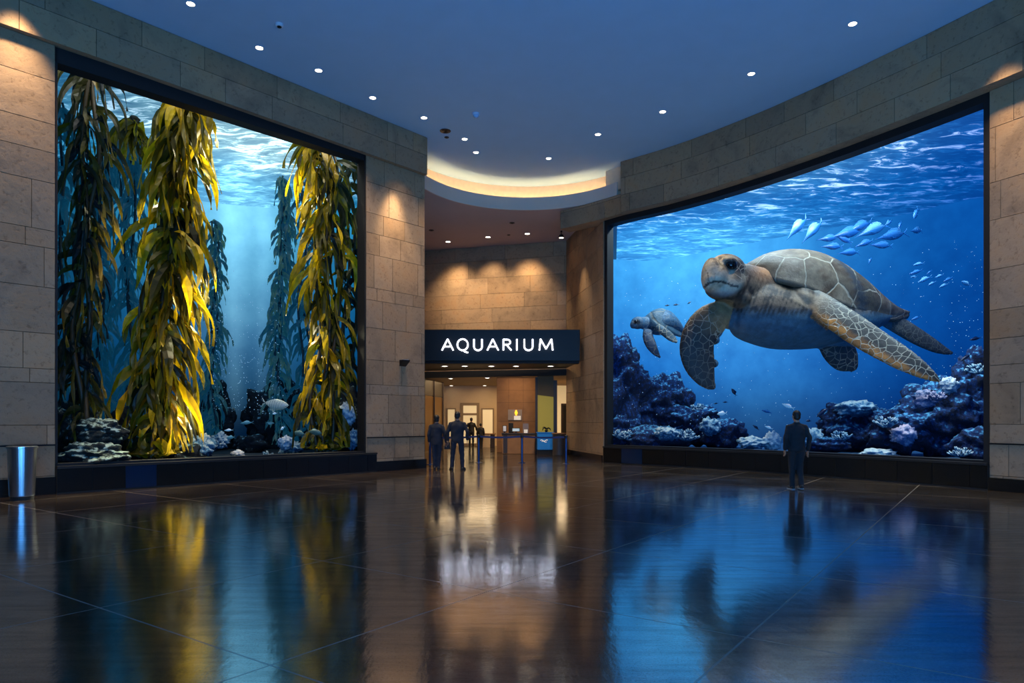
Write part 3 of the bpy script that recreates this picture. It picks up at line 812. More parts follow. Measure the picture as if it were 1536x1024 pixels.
rock('pale coral head low on the left reef ledge', 1000, 650, 24.4, 16, 10, 'coral_pale', 9, 'coral_head', 'coral', lumps=.5)
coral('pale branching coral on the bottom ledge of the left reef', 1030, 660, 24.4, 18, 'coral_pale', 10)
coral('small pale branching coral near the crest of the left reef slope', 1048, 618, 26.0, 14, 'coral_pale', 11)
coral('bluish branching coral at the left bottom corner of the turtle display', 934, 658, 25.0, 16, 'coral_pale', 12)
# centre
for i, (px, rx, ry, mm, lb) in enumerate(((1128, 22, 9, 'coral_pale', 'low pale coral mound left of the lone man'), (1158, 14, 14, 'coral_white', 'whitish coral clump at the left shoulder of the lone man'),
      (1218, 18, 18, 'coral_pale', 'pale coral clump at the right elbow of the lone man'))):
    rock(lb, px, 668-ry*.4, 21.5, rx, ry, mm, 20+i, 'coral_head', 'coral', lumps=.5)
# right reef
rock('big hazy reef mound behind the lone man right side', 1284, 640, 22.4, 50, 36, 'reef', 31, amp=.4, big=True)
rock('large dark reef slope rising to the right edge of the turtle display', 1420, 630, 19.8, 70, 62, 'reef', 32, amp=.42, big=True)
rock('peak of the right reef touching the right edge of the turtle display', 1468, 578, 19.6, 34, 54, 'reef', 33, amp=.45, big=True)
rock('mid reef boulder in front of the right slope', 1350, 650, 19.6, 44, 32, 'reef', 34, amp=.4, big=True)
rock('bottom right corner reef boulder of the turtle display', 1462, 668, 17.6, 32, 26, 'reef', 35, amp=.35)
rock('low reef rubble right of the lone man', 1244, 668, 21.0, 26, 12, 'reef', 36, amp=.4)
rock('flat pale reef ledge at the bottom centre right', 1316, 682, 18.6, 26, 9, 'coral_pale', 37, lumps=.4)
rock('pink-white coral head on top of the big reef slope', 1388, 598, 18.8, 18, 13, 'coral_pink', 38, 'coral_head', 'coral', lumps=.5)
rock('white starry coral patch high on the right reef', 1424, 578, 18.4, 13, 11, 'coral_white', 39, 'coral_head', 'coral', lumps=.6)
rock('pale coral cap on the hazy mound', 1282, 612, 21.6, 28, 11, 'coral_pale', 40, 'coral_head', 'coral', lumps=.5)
rock('pale coral clump in the middle of the right reef', 1356, 652, 18.4, 18, 13, 'coral_pink', 41, 'coral_head', 'coral', lumps=.55)
coral('pale branching coral on the front boulder of the right reef', 1330, 640, 18.6, 18, 'coral_pale', 42)
coral('pinkish branching coral on the crest of the right reef', 1404, 600, 18.2, 16, 'coral_pink', 43)
coral('pale branching coral at the right edge of the turtle display', 1468, 560, 18.4, 18, 'coral_pale', 44)
coral('pale branching coral at the foot of the hazy mound', 1262, 660, 20.8, 16, 'coral_pale', 45)
coral('bluish branching coral by the bottom right corner boulder', 1440, 684, 17.0, 16, 'coral_pale', 46)
# kelp display floor
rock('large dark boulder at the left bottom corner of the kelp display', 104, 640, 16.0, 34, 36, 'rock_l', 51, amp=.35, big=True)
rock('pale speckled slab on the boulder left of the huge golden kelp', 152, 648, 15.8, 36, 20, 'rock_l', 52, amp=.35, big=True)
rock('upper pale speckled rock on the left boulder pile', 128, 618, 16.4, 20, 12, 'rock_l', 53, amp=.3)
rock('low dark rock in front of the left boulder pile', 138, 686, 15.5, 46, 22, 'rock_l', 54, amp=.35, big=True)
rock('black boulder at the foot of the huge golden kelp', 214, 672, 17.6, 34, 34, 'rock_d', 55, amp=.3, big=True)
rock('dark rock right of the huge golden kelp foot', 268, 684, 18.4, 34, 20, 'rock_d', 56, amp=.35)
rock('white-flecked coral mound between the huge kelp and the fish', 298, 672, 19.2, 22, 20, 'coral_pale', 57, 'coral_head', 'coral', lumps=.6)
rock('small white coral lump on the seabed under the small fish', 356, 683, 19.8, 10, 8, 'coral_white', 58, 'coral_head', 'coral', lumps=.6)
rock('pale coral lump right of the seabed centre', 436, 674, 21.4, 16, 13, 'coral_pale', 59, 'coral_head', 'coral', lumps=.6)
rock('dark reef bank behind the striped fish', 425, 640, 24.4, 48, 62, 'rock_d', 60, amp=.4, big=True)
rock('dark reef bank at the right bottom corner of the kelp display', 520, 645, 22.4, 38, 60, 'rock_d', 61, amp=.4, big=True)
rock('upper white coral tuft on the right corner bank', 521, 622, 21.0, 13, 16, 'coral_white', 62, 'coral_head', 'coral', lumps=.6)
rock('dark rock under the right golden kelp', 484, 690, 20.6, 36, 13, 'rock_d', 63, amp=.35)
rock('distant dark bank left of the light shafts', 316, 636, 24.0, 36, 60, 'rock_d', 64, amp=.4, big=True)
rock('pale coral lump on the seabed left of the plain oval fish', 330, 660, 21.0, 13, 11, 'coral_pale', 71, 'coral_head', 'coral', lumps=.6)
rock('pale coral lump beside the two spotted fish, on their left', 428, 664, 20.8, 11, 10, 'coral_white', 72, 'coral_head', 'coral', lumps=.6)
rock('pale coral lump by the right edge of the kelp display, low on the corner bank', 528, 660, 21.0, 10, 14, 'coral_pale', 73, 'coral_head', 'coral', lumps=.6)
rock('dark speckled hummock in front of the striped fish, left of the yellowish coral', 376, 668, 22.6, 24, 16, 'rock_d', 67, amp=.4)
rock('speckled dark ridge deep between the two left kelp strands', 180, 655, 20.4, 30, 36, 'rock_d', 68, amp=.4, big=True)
coral('white branching coral at the foot of the distant bank', 330, 672, 20.4, 13, 'coral_pale', 65)
coral('yellowish branching coral left of the spotted fish', 404, 690, 20.2, 15, 'coral_pale', 66)

# drifting specks
def specks(name, label, n, gen, size, m, seed):
    rr = random.Random(seed); mb = MB()
    for _ in range(n):
        c = gen(rr); s = size*rr.uniform(.5, 1.6)
        i = [mb.add(c+Vector(q)*s) for q in ((1, 0, 0), (0, 1, 0), (-1, 0, 0), (0, -1, 0), (0, 0, 1), (0, 0, -1))]
        for a, b, e in ((0, 1, 4), (1, 2, 4), (2, 3, 4), (3, 0, 4), (1, 0, 5), (2, 1, 5), (3, 2, 5), (0, 3, 5)): mb.f.append((i[a], i[b], i[e]))
    o = mb.build(name, m); tag(o, label, 'plankton', kind='stuff')
M['speck'] = plain('drifting_speck', (190, 220, 240), .6, emit=(150, 205, 245), es=.5)  # slight glow added to keep the specks bright
specks('plankton', 'pale specks drifting in the blue water of the turtle display', 520,
       lambda r: P(r.uniform(925, 1465), r.uniform(400, 650), r.uniform(24.6, 25.6)) if r.random() < .85 else P(1475-abs(r.gauss(0, 45)), r.uniform(360, 560), r.uniform(23.8, 24.6)), .0105, M['speck'], 5)
specks('plankton', 'pale specks drifting in the teal water of the kelp display', 420,
       lambda r: P(r.uniform(318, 425), 620-abs(r.gauss(0, 110)), r.uniform(21.2, 22.4)), .010, M['speck'], 6)

# ------------------------------------------------------------------ fish
def fish_mat(name, top, belly, stripes=0, col2=(40, 60, 70), glow=.12):
    m, nt, b = mat(name)
    tc = N(nt, 'ShaderNodeTexCoord'); sp = N(nt, 'ShaderNodeSeparateXYZ'); L(nt, tc.outputs['Object'], sp.inputs[0])
    mr = N(nt, 'ShaderNodeMapRange'); mr.inputs[1].default_value = -.14; mr.inputs[2].default_value = .14; L(nt, sp.outputs[2], mr.inputs[0])
    r = ramp(nt, mr.outputs[0], [(0, lin(belly)), (.45, lin(belly)), (1, lin(top))]); col = r.outputs[0]
    if stripes:
        w = N(nt, 'ShaderNodeTexWave', bands_direction='X'); w.inputs['Scale'].default_value = stripes; w.inputs['Distortion'].default_value = 1.5
        L(nt, tc.outputs['Object'], w.inputs['Vector'])
        mx = N(nt, 'ShaderNodeMix', data_type='RGBA'); mx.inputs[7].default_value = lin(col2)+(1,)
        rr_ = ramp(nt, w.outputs['Fac'], [(.45, (0, 0, 0)), (.6, (1, 1, 1))]); L(nt, rr_.outputs[0], mx.inputs[0]); L(nt, col, mx.inputs[6]); col = mx.outputs[2]
    L(nt, col, b.inputs['Base Color']); b.inputs['Roughness'].default_value = .35
    L(nt, col, b.inputs['Emission Color']); b.inputs['Emission Strength'].default_value = glow  # faint glow of its own colour added to brighten the fish
    return m
M['fish_silver'] = fish_mat('silver_blue_fish', (112, 176, 214), (26, 98, 166), glow=.1)
M['fish_blue'] = fish_mat('mid_blue_fish', (52, 120, 178), (16, 80, 150), glow=.12)
M['fish_dark'] = fish_mat('dark_fish', (14, 34, 72), (10, 26, 60), glow=.05)
M['fish_white'] = fish_mat('white_fish', (226, 240, 246), (120, 180, 215), glow=.3)
M['fish_stripe'] = fish_mat('striped_fish', (150, 190, 190), (200, 222, 218), 7.5, (24, 52, 66), glow=.15)
M['fish_spot'] = fish_mat('spotted_fish', (110, 150, 140), (60, 100, 100), 9, (30, 56, 56), glow=.1)
M['fish_teal'] = fish_mat('teal_fish', (120, 176, 190), (60, 120, 140), glow=.15)
def fish_proto(kind):
    """unit-length fish swimming toward -x; profile = (x, half height, half width, centre z)"""
    prof = {'snout': [(-.62, .006, .006, -.02), (-.5, .018, .016, -.015), (-.36, .05, .04, 0), (-.2, .11, .075, .01), (-.02, .15, .095, .012), (.14, .14, .085, .01), (.26, .09, .05, .005), (.34, .04, .02, 0), (.38, .022, .012, 0)],
            'slim': [(-.5, .008, .008, 0), (-.4, .05, .04, 0), (-.22, .10, .06, 0), (-.02, .12, .07, 0), (.18, .09, .05, 0), (.32, .04, .02, 0), (.38, .024, .012, 0)],
            'deep': [(-.5, .015, .012, -.03), (-.42, .085, .05, -.015), (-.28, .17, .085, 0), (-.05, .22, .10, .01), (.15, .17, .07, .01), (.3, .075, .03, 0), (.37, .045, .018, 0)]}[kind]
    k = {'snout': .15, 'slim': .12, 'deep': .22}[kind]
    b = MB(); n = 14
    b.rings([[Vector((x, w*math.cos(2*PI*j/n), zc+h*math.sin(2*PI*j/n))) for j in range(n)] for x, h, w, zc in prof])
    t = MB()
    for s in (1, -1):
        t.rings([[Vector((.36, .008, s*.0)), Vector((.36, -.008, s*.0)), Vector((.39, -.006, s*.03)), Vector((.39, .006, s*.03))],
                 [Vector((.46, .005, s*.03)), Vector((.46, -.005, s*.03)), Vector((.55, -.004, s*k*1.0)), Vector((.55, .004, s*k*1.0))]])
    f = MB()
    top = [(x, zc+h) for x, h, w, zc in prof if -.28 < x < .3]
    rs = []
    for i, (x, z) in enumerate(top):
        g = math.sin(PI*(i+.4)/(len(top)-.2))*.07*(1.3 if kind == 'deep' else 1)
        rs.append([Vector((x, .006, z-.02)), Vector((x, -.006, z-.02)), Vector((x+.05, -.003, z+g)), Vector((x+.05, .003, z+g))])
    f.rings(rs)
    ps = []
    for s in (1, -1):
        p = MB(); ps.append(p)
        w0 = k*.46
        p.rings([[Vector((-.18, s*w0, -.02)), Vector((-.12, s*w0, -.05)), Vector((-.12, s*w0*.9, -.05)), Vector((-.18, s*w0*.9, -.02))],
                 [Vector((-.02, s*(w0+.06), -.10)), Vector((.0, s*(w0+.06), -.13)), Vector((.0, s*(w0+.05), -.13)), Vector((-.02, s*(w0+.05), -.10))]])
    es = []
    ex_ = {'snout': (-.33, .032), 'slim': (-.40, .03), 'deep': (-.40, .045)}[kind]
    for s in (1, -1):
        e = MB(); es.append(e); e.ell((ex_[0], s*ex_[1], .02), (.02, .012, .02), n=8, m=6)
    return b, t, f, ps[0], ps[1], es[0], es[1]
FP = {k: fish_proto(k) for k in ('snout', 'slim', 'deep')}
M['eye'] = plain('fish_eye', (6, 8, 12), .2)
FM = {}
def fish(label, px, py, d, Lpx, ang, kind='slim', m='fish_silver', yaw=0., group=None, parts=True, roll=0., name='reef_fish'):
    """ang: heading in degrees, 0 = nose to the left, positive = nose down; yaw turns the nose toward the viewer"""
    key = (kind, m)
    t = thing(name, label, 'fish', P(px, py, d), group)
    s = Lpx*d/F/1.1
    t.scale = (s, s, s); t.rotation_euler = (math.radians(roll), math.radians(-ang), math.radians(yaw))
    if key not in FM:
        FM[key] = []
        for nm, q, mm, sm in (('body', FP[kind][0], m, True), ('tail_fin', FP[kind][1], m, False), ('dorsal_fin', FP[kind][2], m, False), ('pectoral_fin', FP[kind][3], m, False), ('pectoral_fin', FP[kind][4], m, False), ('eye', FP[kind][5], 'eye', True), ('eye', FP[kind][6], 'eye', True)):
            me = bpy.data.meshes.new(nm); me.from_pydata([tuple(v) for v in q.v], [], q.f); me.materials.append(M[mm])
            if sm: me.polygons.foreach_set('use_smooth', [True]*len(me.polygons))
            FM[key].append((nm, me))
    for nm, me in FM[key]:
        o = bpy.data.objects.new(nm, me); COL.objects.link(o); o.parent = t
    return t
# school of large long-snouted fish above the turtle shell
gA = 'large school of long-snouted fish above the turtle'
for lb, px, py, Lp, an, mm, yaw in (
    ('silvery long-snouted fish diving at the left head of the upper school', 1197, 341, 46, 46, 'fish_silver', 0),
    ('second silvery diving long-snouted fish of the upper school, right of the leader', 1220, 346, 46, 46, 'fish_silver', 0),
    ('long-snouted fish with a pale back in the top row of the school, left one', 1272, 350, 52, 12, 'fish_blue', 0),
    ('long-snouted fish with a pale back in the top row of the school, middle one', 1310, 345, 54, 20, 'fish_silver', 0),
    ('big blue-bellied long-snouted fish at the right front of the school', 1339, 353, 54, 12, 'fish_blue', 8),
    ('partly hidden fish behind the top left fish of the school', 1290, 340, 44, 22, 'fish_blue', 0),
    ('thin-nosed fish at the left tip of the school', 1243, 358, 34, 4, 'fish_blue', 0),
    ('dark fish tucked under the top left fish of the school', 1266, 359, 30, -28, 'fish_blue', 0),
    ('short blue fish in the middle under the top row of the school', 1297, 365, 30, 18, 'fish_blue', 0),
    ('blue fish under the big blue-bellied fish of the school', 1322, 368, 36, -4, 'fish_blue', 0),
    ('single blue fish at the lower left of the school', 1249, 370, 34, -2, 'fish_blue', 0),
    ('lowest fish of the school just above the turtle shell', 1274, 379, 36, 4, 'fish_blue', 10),
    ('tiny dark fish at the lower right below the school', 1305, 391, 12, 70, 'fish_blue', 0),
    ('pale-backed fish trailing at the right end of the school', 1375, 346, 32, 8, 'fish_blue', 30),
    ('small upright blue fish above the right end of the school', 1350, 338, 14, 70, 'fish_blue', 0),
    ('small fin-like fish between the top row and the upright fish', 1334, 334, 14, 40, 'fish_blue', 0)):
    fish(lb, px, py, 22.0, Lp, an, 'snout', mm, yaw, gA)
fish('lone flat ray-like fish above the school at the upper right', 1374, 320, 21, 22, 58, 'deep', 'fish_blue', 25)
gB = 'small school right of the turtle shell'
for lb, px, py, Lp, an, mm in (
    ('topmost slim fish of the small school right of the turtle shell', 1378, 396, 20, 12, 'fish_silver'),
    ('curved slim fish second from the top of the small school', 1374, 408, 24, 18, 'fish_blue'),
    ('slim fish on the left side of the small school, third row', 1371, 415, 12, 4, 'fish_silver'),
    ('longest slim fish in the middle of the small school', 1387, 419, 26, 24, 'fish_silver'),
    ('slim fish at the upper right of the small school', 1409, 414, 16, 20, 'fish_silver'),
    ('dim slim fish at the far right of the small school', 1422, 419, 18, 26, 'fish_blue'),
    ('thin bright fish at the bottom of the small school', 1398, 425, 16, 26, 'fish_silver'),
    ('lowest slim fish of the small school', 1416, 428, 18, 24, 'fish_silver'),
    ('dim tiny fish above the middle of the small school', 1394, 408, 10, 40, 'fish_blue')):
    fish(lb, px, py, 20.5, Lp, an, 'slim', mm, 0, gB)
for lb, px, py, d, Lp, an, kd, mm in (
    ('lone pale fish with a pointed nose right of the small school', 1449, 425, 19.5, 16, -28, 'deep', 'fish_silver'),
    ('lone dark blue fish above the right reef near the display edge', 1463, 508, 18.6, 20, 12, 'slim', 'fish_dark'),
    ('dark fish gliding up at the right below the lone dark blue fish', 1449, 536, 18.6, 22, 34, 'slim', 'fish_dark'),
    ('small pale fish between the rear flipper and the shell tip', 1374, 477, 21, 18, 22, 'slim', 'fish_blue'),
    ('white and dark fish just above the lone man head', 1182, 609, 21.5, 22, -22, 'slim', 'fish_white'),
    ('black fish with raised tail right of the lone man head', 1234, 618, 21.5, 26, 38, 'slim', 'fish_dark'),
    ('tiny dark fish right of the lone man neck', 1213, 631, 21.5, 9, 0, 'deep', 'fish_dark'),
    ('small white fish left of the lone man shoulder', 1153, 641, 21.8, 14, -20, 'slim', 'fish_white'),
    ('dark fish facing down-left of the small white fish', 1134, 641, 22, 14, -38, 'slim', 'fish_dark'),
    ('dark triangular fish below the big turtle left flipper', 1101, 588, 24, 14, -60, 'deep', 'fish_dark'),
    ('pale domed fish by the slope of the left reef', 1083, 620, 24.5, 16, 4, 'deep', 'fish_white'),
    ('small pale fish just left of the pale domed fish', 1059, 614, 24.6, 11, 8, 'deep', 'fish_silver'),
    ('tiny dark fish over the left reef slope, right one of two', 1088, 603, 24.6, 9, 0, 'slim', 'fish_dark'),
    ('tiny dark fish over the left reef slope, left one of two', 1074, 605, 24.6, 8, 10, 'slim', 'fish_dark'),
    ('faint long fish in the water left of the lone man', 1150, 617, 25, 18, -16, 'slim', 'fish_blue'),
    ('tiny fish beside the big turtle neck, left one of three', 1001, 458, 25.5, 9, 4, 'slim', 'fish_dark'),
    ('tiny fish beside the big turtle neck, middle one of three', 1014, 457, 25.5, 10, 4, 'slim', 'fish_dark'),
    ('tiny fish beside the big turtle neck, right one of three', 1034, 454, 25.5, 8, 30, 'slim', 'fish_dark')):
    fish(lb, px, py, d, Lp, an, kd, mm)
for lb, px, py, d, Lp, an, kd, mm, yaw in (
    ('large striped fish facing right near the bottom of the kelp display', 413, 606, 20.2, 44, 172, 'deep', 'fish_stripe', 0),
    ('plain pale oval fish below left of the striped fish', 370, 634, 20.2, 22, 4, 'slim', 'fish_teal', 0),
    ('dim teal fish below the striped fish', 405, 634, 21.4, 15, 176, 'slim', 'fish_teal', 0),
    ('small pale fish over the seabed centre, upper one', 343, 645, 20.6, 15, 2, 'slim', 'fish_white', 0),
    ('small round pale fish right of the dim teal fish', 424, 642, 21.0, 9, 40, 'deep', 'fish_white', 0),
    ('left spotted round fish at the foot of the right golden kelp', 449, 650, 20.0, 22, -6, 'deep', 'fish_spot', 0),
    ('right spotted round fish at the foot of the right golden kelp', 472, 648, 20.0, 24, 8, 'deep', 'fish_spot', 180),
    ('small pale fish over the seabed centre, lower one', 346, 656, 20.6, 14, 6, 'deep', 'fish_teal', 0),
    ('tiny white fish just under the striped fish', 412, 620, 21, 8, 10, 'deep', 'fish_white', 0)):
    fish(lb, px, py, d, Lp, an, kd, mm, yaw)

# ------------------------------------------------------------------ sea turtles
def turtle_mat(name, cell, edge, line, blue=0.):
    m, nt, b = mat(name)
    at = N(nt, 'ShaderNodeVertexColor', layer_name='Col'); geo = N(nt, 'ShaderNodeTexCoord')
    wob = N(nt, 'ShaderNodeTexNoise'); wob.inputs['Scale'].default_value = 2.2; wob.inputs['Detail'].default_value = 3; L(nt, geo.outputs['Object'], wob.inputs['Vector'])
    mm = N(nt, 'ShaderNodeMix', data_type='RGBA', blend_type='LINEAR_LIGHT'); mm.inputs[0].default_value = .10; L(nt, geo.outputs['Object'], mm.inputs[6]); L(nt, wob.outputs['Color'], mm.inputs[7])
    vo = N(nt, 'ShaderNodeTexVoronoi', feature='DISTANCE_TO_EDGE'); vo.inputs['Scale'].default_value = cell; L(nt, mm.outputs[2], vo.inputs['Vector'])
    vc = N(nt, 'ShaderNodeTexVoronoi'); vc.inputs['Scale'].default_value = cell; L(nt, mm.outputs[2], vc.inputs['Vector'])
    r = ramp(nt, vo.outputs['Distance'], [(edge*.35, (1, 1, 1)), (edge, (0, 0, 0))])
    nz = N(nt, 'ShaderNodeTexNoise'); nz.inputs['Scale'].default_value = 5; nz.inputs['Detail'].default_value = 8; nz.inputs['Roughness'].default_value = .7; L(nt, geo.outputs['Object'], nz.inputs['Vector'])
    n2 = ramp(nt, nz.outputs['Fac'], [(.3, (.55, .55, .55)), (.7, (1.25, 1.25, 1.25))])
    c0 = N(nt, 'ShaderNodeMix', data_type='RGBA', blend_type='MULTIPLY'); c0.inputs[0].default_value = 1; L(nt, at.outputs['Color'], c0.inputs[6]); L(nt, n2.outputs[0], c0.inputs[7])
    # each scute its own tone
    sv = N(nt, 'ShaderNodeSeparateColor'); L(nt, vc.outputs['Color'], sv.inputs[0])
    tn = N(nt, 'ShaderNodeMapRange'); tn.inputs[3].default_value = .55; tn.inputs[4].default_value = 1.3; L(nt, sv.outputs[0], tn.inputs[0])
    t2 = N(nt, 'ShaderNodeMix', data_type='FLOAT'); t2.inputs[2].default_value = 1.; L(nt, at.outputs['Alpha'], t2.inputs[0]); L(nt, tn.outputs[0], t2.inputs[3])
    c1 = N(nt, 'ShaderNodeMix', data_type='RGBA', blend_type='MULTIPLY'); c1.inputs[0].default_value = 1; L(nt, c0.outputs[2], c1.inputs[6]); L(nt, t2.outputs[0], c1.inputs[7])
    f = N(nt, 'ShaderNodeMath', operation='MULTIPLY'); L(nt, r.outputs[0], f.inputs[0]); L(nt, at.outputs['Alpha'], f.inputs[1])
    c2 = N(nt, 'ShaderNodeMix', data_type='RGBA'); c2.inputs[7].default_value = lin(line)+(1,); L(nt, f.outputs[0], c2.inputs[0]); L(nt, c1.outputs[2], c2.inputs[6])
    L(nt, c2.outputs[2], b.inputs['Base Color']); b.inputs['Roughness'].default_value = .5
    bp = N(nt, 'ShaderNodeBump'); bp.inputs['Strength'].default_value = .5; bp.inputs['Distance'].default_value = .05
    h = N(nt, 'ShaderNodeMath', operation='MULTIPLY_ADD'); h.inputs[1].default_value = -.8; L(nt, f.outputs[0], h.inputs[0]); L(nt, nz.outputs['Fac'], h.inputs[2])
    L(nt, h.outputs[0], bp.inputs['Height']); L(nt, bp.outputs['Normal'], b.inputs['Normal'])
    return m
M['turtle_skin'] = turtle_mat('turtle_skin', 4.9, .06, (168, 160, 140))
M['turtle_shell'] = turtle_mat('turtle_shell', .95, .03, (150, 142, 124))
M['turtle_eye'] = plain('turtle_eye', (8, 8, 10), .08)
M['turtle_beak'] = plain('turtle_beak', (196, 176, 142), .5, namt=.25)

def ploft(mb, pts, n=16):
    """tapered limb: (px, py, depth, full width px, thickness m) along a path"""
    rs = []; w = [P(*q[:3]) for q in pts]
    for i, q in enumerate(pts):
        a, b = w[max(i-1, 0)], w[min(i+1, len(w)-1)]
        t = Vector((b.x-a.x, 0, b.z-a.z)).normalized(); u = Vector((-t.z, 0, t.x)); v = Vector((0, 1, 0))
        k = q[2]/F*.5*q[3]
        rs.append([w[i]+u*k*math.cos(2*PI*j/n)+v*q[4]*.5*math.sin(2*PI*j/n) for j in range(n)])
    mb.rings(rs)
def pell(mb, px, py, d, rx, ry, rd, ang=0.):
    k = d/F; mb.ell(P(px, py, d), (rx*k, rd, ry*k), Matrix.Rotation(math.radians(ang), 3, 'Y'), 24, 16)

def catm(tab, n):
    """smooth resampling of a table of tuples"""
    out = []
    m = len(tab)-1
    for j in range(n+1):
        k = j/n*m; i = min(int(k), m-1); f = k-i
        a, b, c, e = tab[max(i-1, 0)], tab[i], tab[i+1], tab[min(i+2, m)]
        out.append(tuple(.5*(2*y+(z-x)*f+(2*x-5*y+4*z-w)*f*f+(3*y-x-3*z+w)*f**3) for x, y, z, w in zip(a, b, c, e)))
    return out

def shell(tab, n=48, m=30):
    """carapace from stations (top px, top py, rim px, rim py, depth of the crest, half width m): an arched cross-section, near rim -> crest -> far rim, with a lip"""
    st = catm(tab, n); mb = MB(); rs = []
    for tx, ty, rx, ry, d, hw in st:
        T = P(tx, ty, d); Rm = P(rx, ry, d-hw)
        ring = []
        for k in range(m+1):
            th = PI*k/m; s = math.sin(th)**.85 if 0 < k < m else 0
            c = -math.cos(th)
            base = Vector((lerp(Rm.x, T.x, s), d+hw*c, lerp(Rm.z, T.z, s)))
            if k > m/2: base.z = lerp(Rm.z+.25*(T.z-Rm.z), T.z, s)
            ring.append(base)
        under = [ring[-1]+Vector((0, -.05, -.14)), Vector((lerp(Rm.x, T.x, .2), d, Rm.z-.05+.1*(T.z-Rm.z))), ring[0]+Vector((0, .08, -.16)), ring[0]+Vector((0, -.02, -.07))]
        rs.append(ring+under)
    mb.rings(rs); return mb
def seg_off(px, py, tab):
    """(along 0..1, signed offset in half widths, distance px) of a pixel to a tapered polyline"""
    best = (9e9, 0, 0); n = len(tab)-1
    for i in range(n):
        ax, ay = tab[i][0], tab[i][1]; bx, by = tab[i+1][0], tab[i+1][1]
        dx, dy = bx-ax, by-ay; l2 = dx*dx+dy*dy
        t = clamp(((px-ax)*dx+(py-ay)*dy)/l2); qx, qy = ax+dx*t, ay+dy*t
        dd = math.hypot(px-qx, py-qy); w = lerp(tab[i][3], tab[i+1][3], t)*.5
        sg = ((px-ax)*-dy+(py-ay)*dx)/math.sqrt(l2)/w
        if dd < best[0]: best = (dd, (i+t)/n, sg, w)
    return best
# ---- the big turtle
FR = [(1190, 440, 20.6, 38, .6), (1226, 456, 20.1, 42, .45), (1262, 480, 19.6, 46, .32), (1293, 501, 19.3, 46, .26), (1325, 521, 19.0, 43, .2), (1357, 540, 18.7, 38, .15), (1384, 556, 18.5, 27, .1), (1402, 567, 18.4, 15, .07), (1411, 572, 18.35, 4, .03)]
FLm = [(1112, 478, 20.5, 44, .7), (1088, 472, 20.2, 42, .6), (1066, 478, 20.0, 46, .5), (1050, 497, 19.9, 50, .4), (1045, 522, 19.85, 53, .32), (1049, 546, 19.85, 48, .24), (1058, 566, 19.85, 34, .16), (1067, 578, 19.85, 18, .1), (1073, 583, 19.85, 5, .04)]
RR_ = [(1325, 474, 22.7, 26, .5), (1350, 489, 22.9, 27, .35), (1375, 504, 23.1, 26, .28), (1402, 519, 23.3, 20, .2), (1420, 527, 23.4, 11, .12), (1430, 530, 23.4, 4, .05)]
RL_ = [(1248, 505, 21.6, 50, .5), (1258, 524, 21.7, 52, .35), (1270, 541, 21.8, 42, .26), (1278, 551, 21.8, 24, .15), (1281, 557, 21.8, 8, .06)]
mb = MB()
rs = []
for x, yt, yb, d, hw in catm([(1097, 470, 494, 20.35, .3), (1106, 440, 505, 20.5, .75), (1126, 415, 514, 20.8, 1.1), (1160, 420, 523, 21.1, 1.25), (1200, 430, 524, 21.5, 1.35), (1240, 442, 520, 21.8, 1.25), (1285, 456, 508, 22.2, 1.0), (1320, 467, 490, 22.6, .6), (1345, 470, 478, 22.9, .3)], 24):
    c = P(x, (yt+yb)/2, d); hz = (yb-yt)/2*d/F
    rs.append([c+Vector((0, hw*math.cos(2*PI*j/24), hz*math.sin(2*PI*j/24))) for j in range(24)])
mb.rings(rs)
ploft(mb, [(1094, 418, 19.9, 50, .95), (1112, 428, 20.2, 66, 1.2), (1135, 442, 20.6, 82, 1.4), (1160, 456, 21.0, 84, 1.6)], 20)
pell(mb, 1089, 409, 19.85, 30, 28, .52, 8)
pell(mb, 1072, 416, 19.6, 20, 22, .42, 10)
pell(mb, 1063, 419, 19.45, 9, 17, .3, 10)
pell(mb, 1080, 437, 19.78, 23, 13, .42, 16)
pell(mb, 1103, 446, 20.0, 24, 16, .5, 20)
pell(mb, 1066, 410, 19.52, 13.5, 24, .34, 6)
pell(mb, 1096, 428, 19.75, 22, 24, .5, 10)
pell(mb, 1095, 391, 19.42, 12, 6, .16, 12)      # brow over the eye
pell(mb, 1200, 448, 20.5, 26, 18, .55, 30)      # shoulder
for t in (FR, FLm, RR_, RL_): ploft(mb, catm(t, 24), 18)
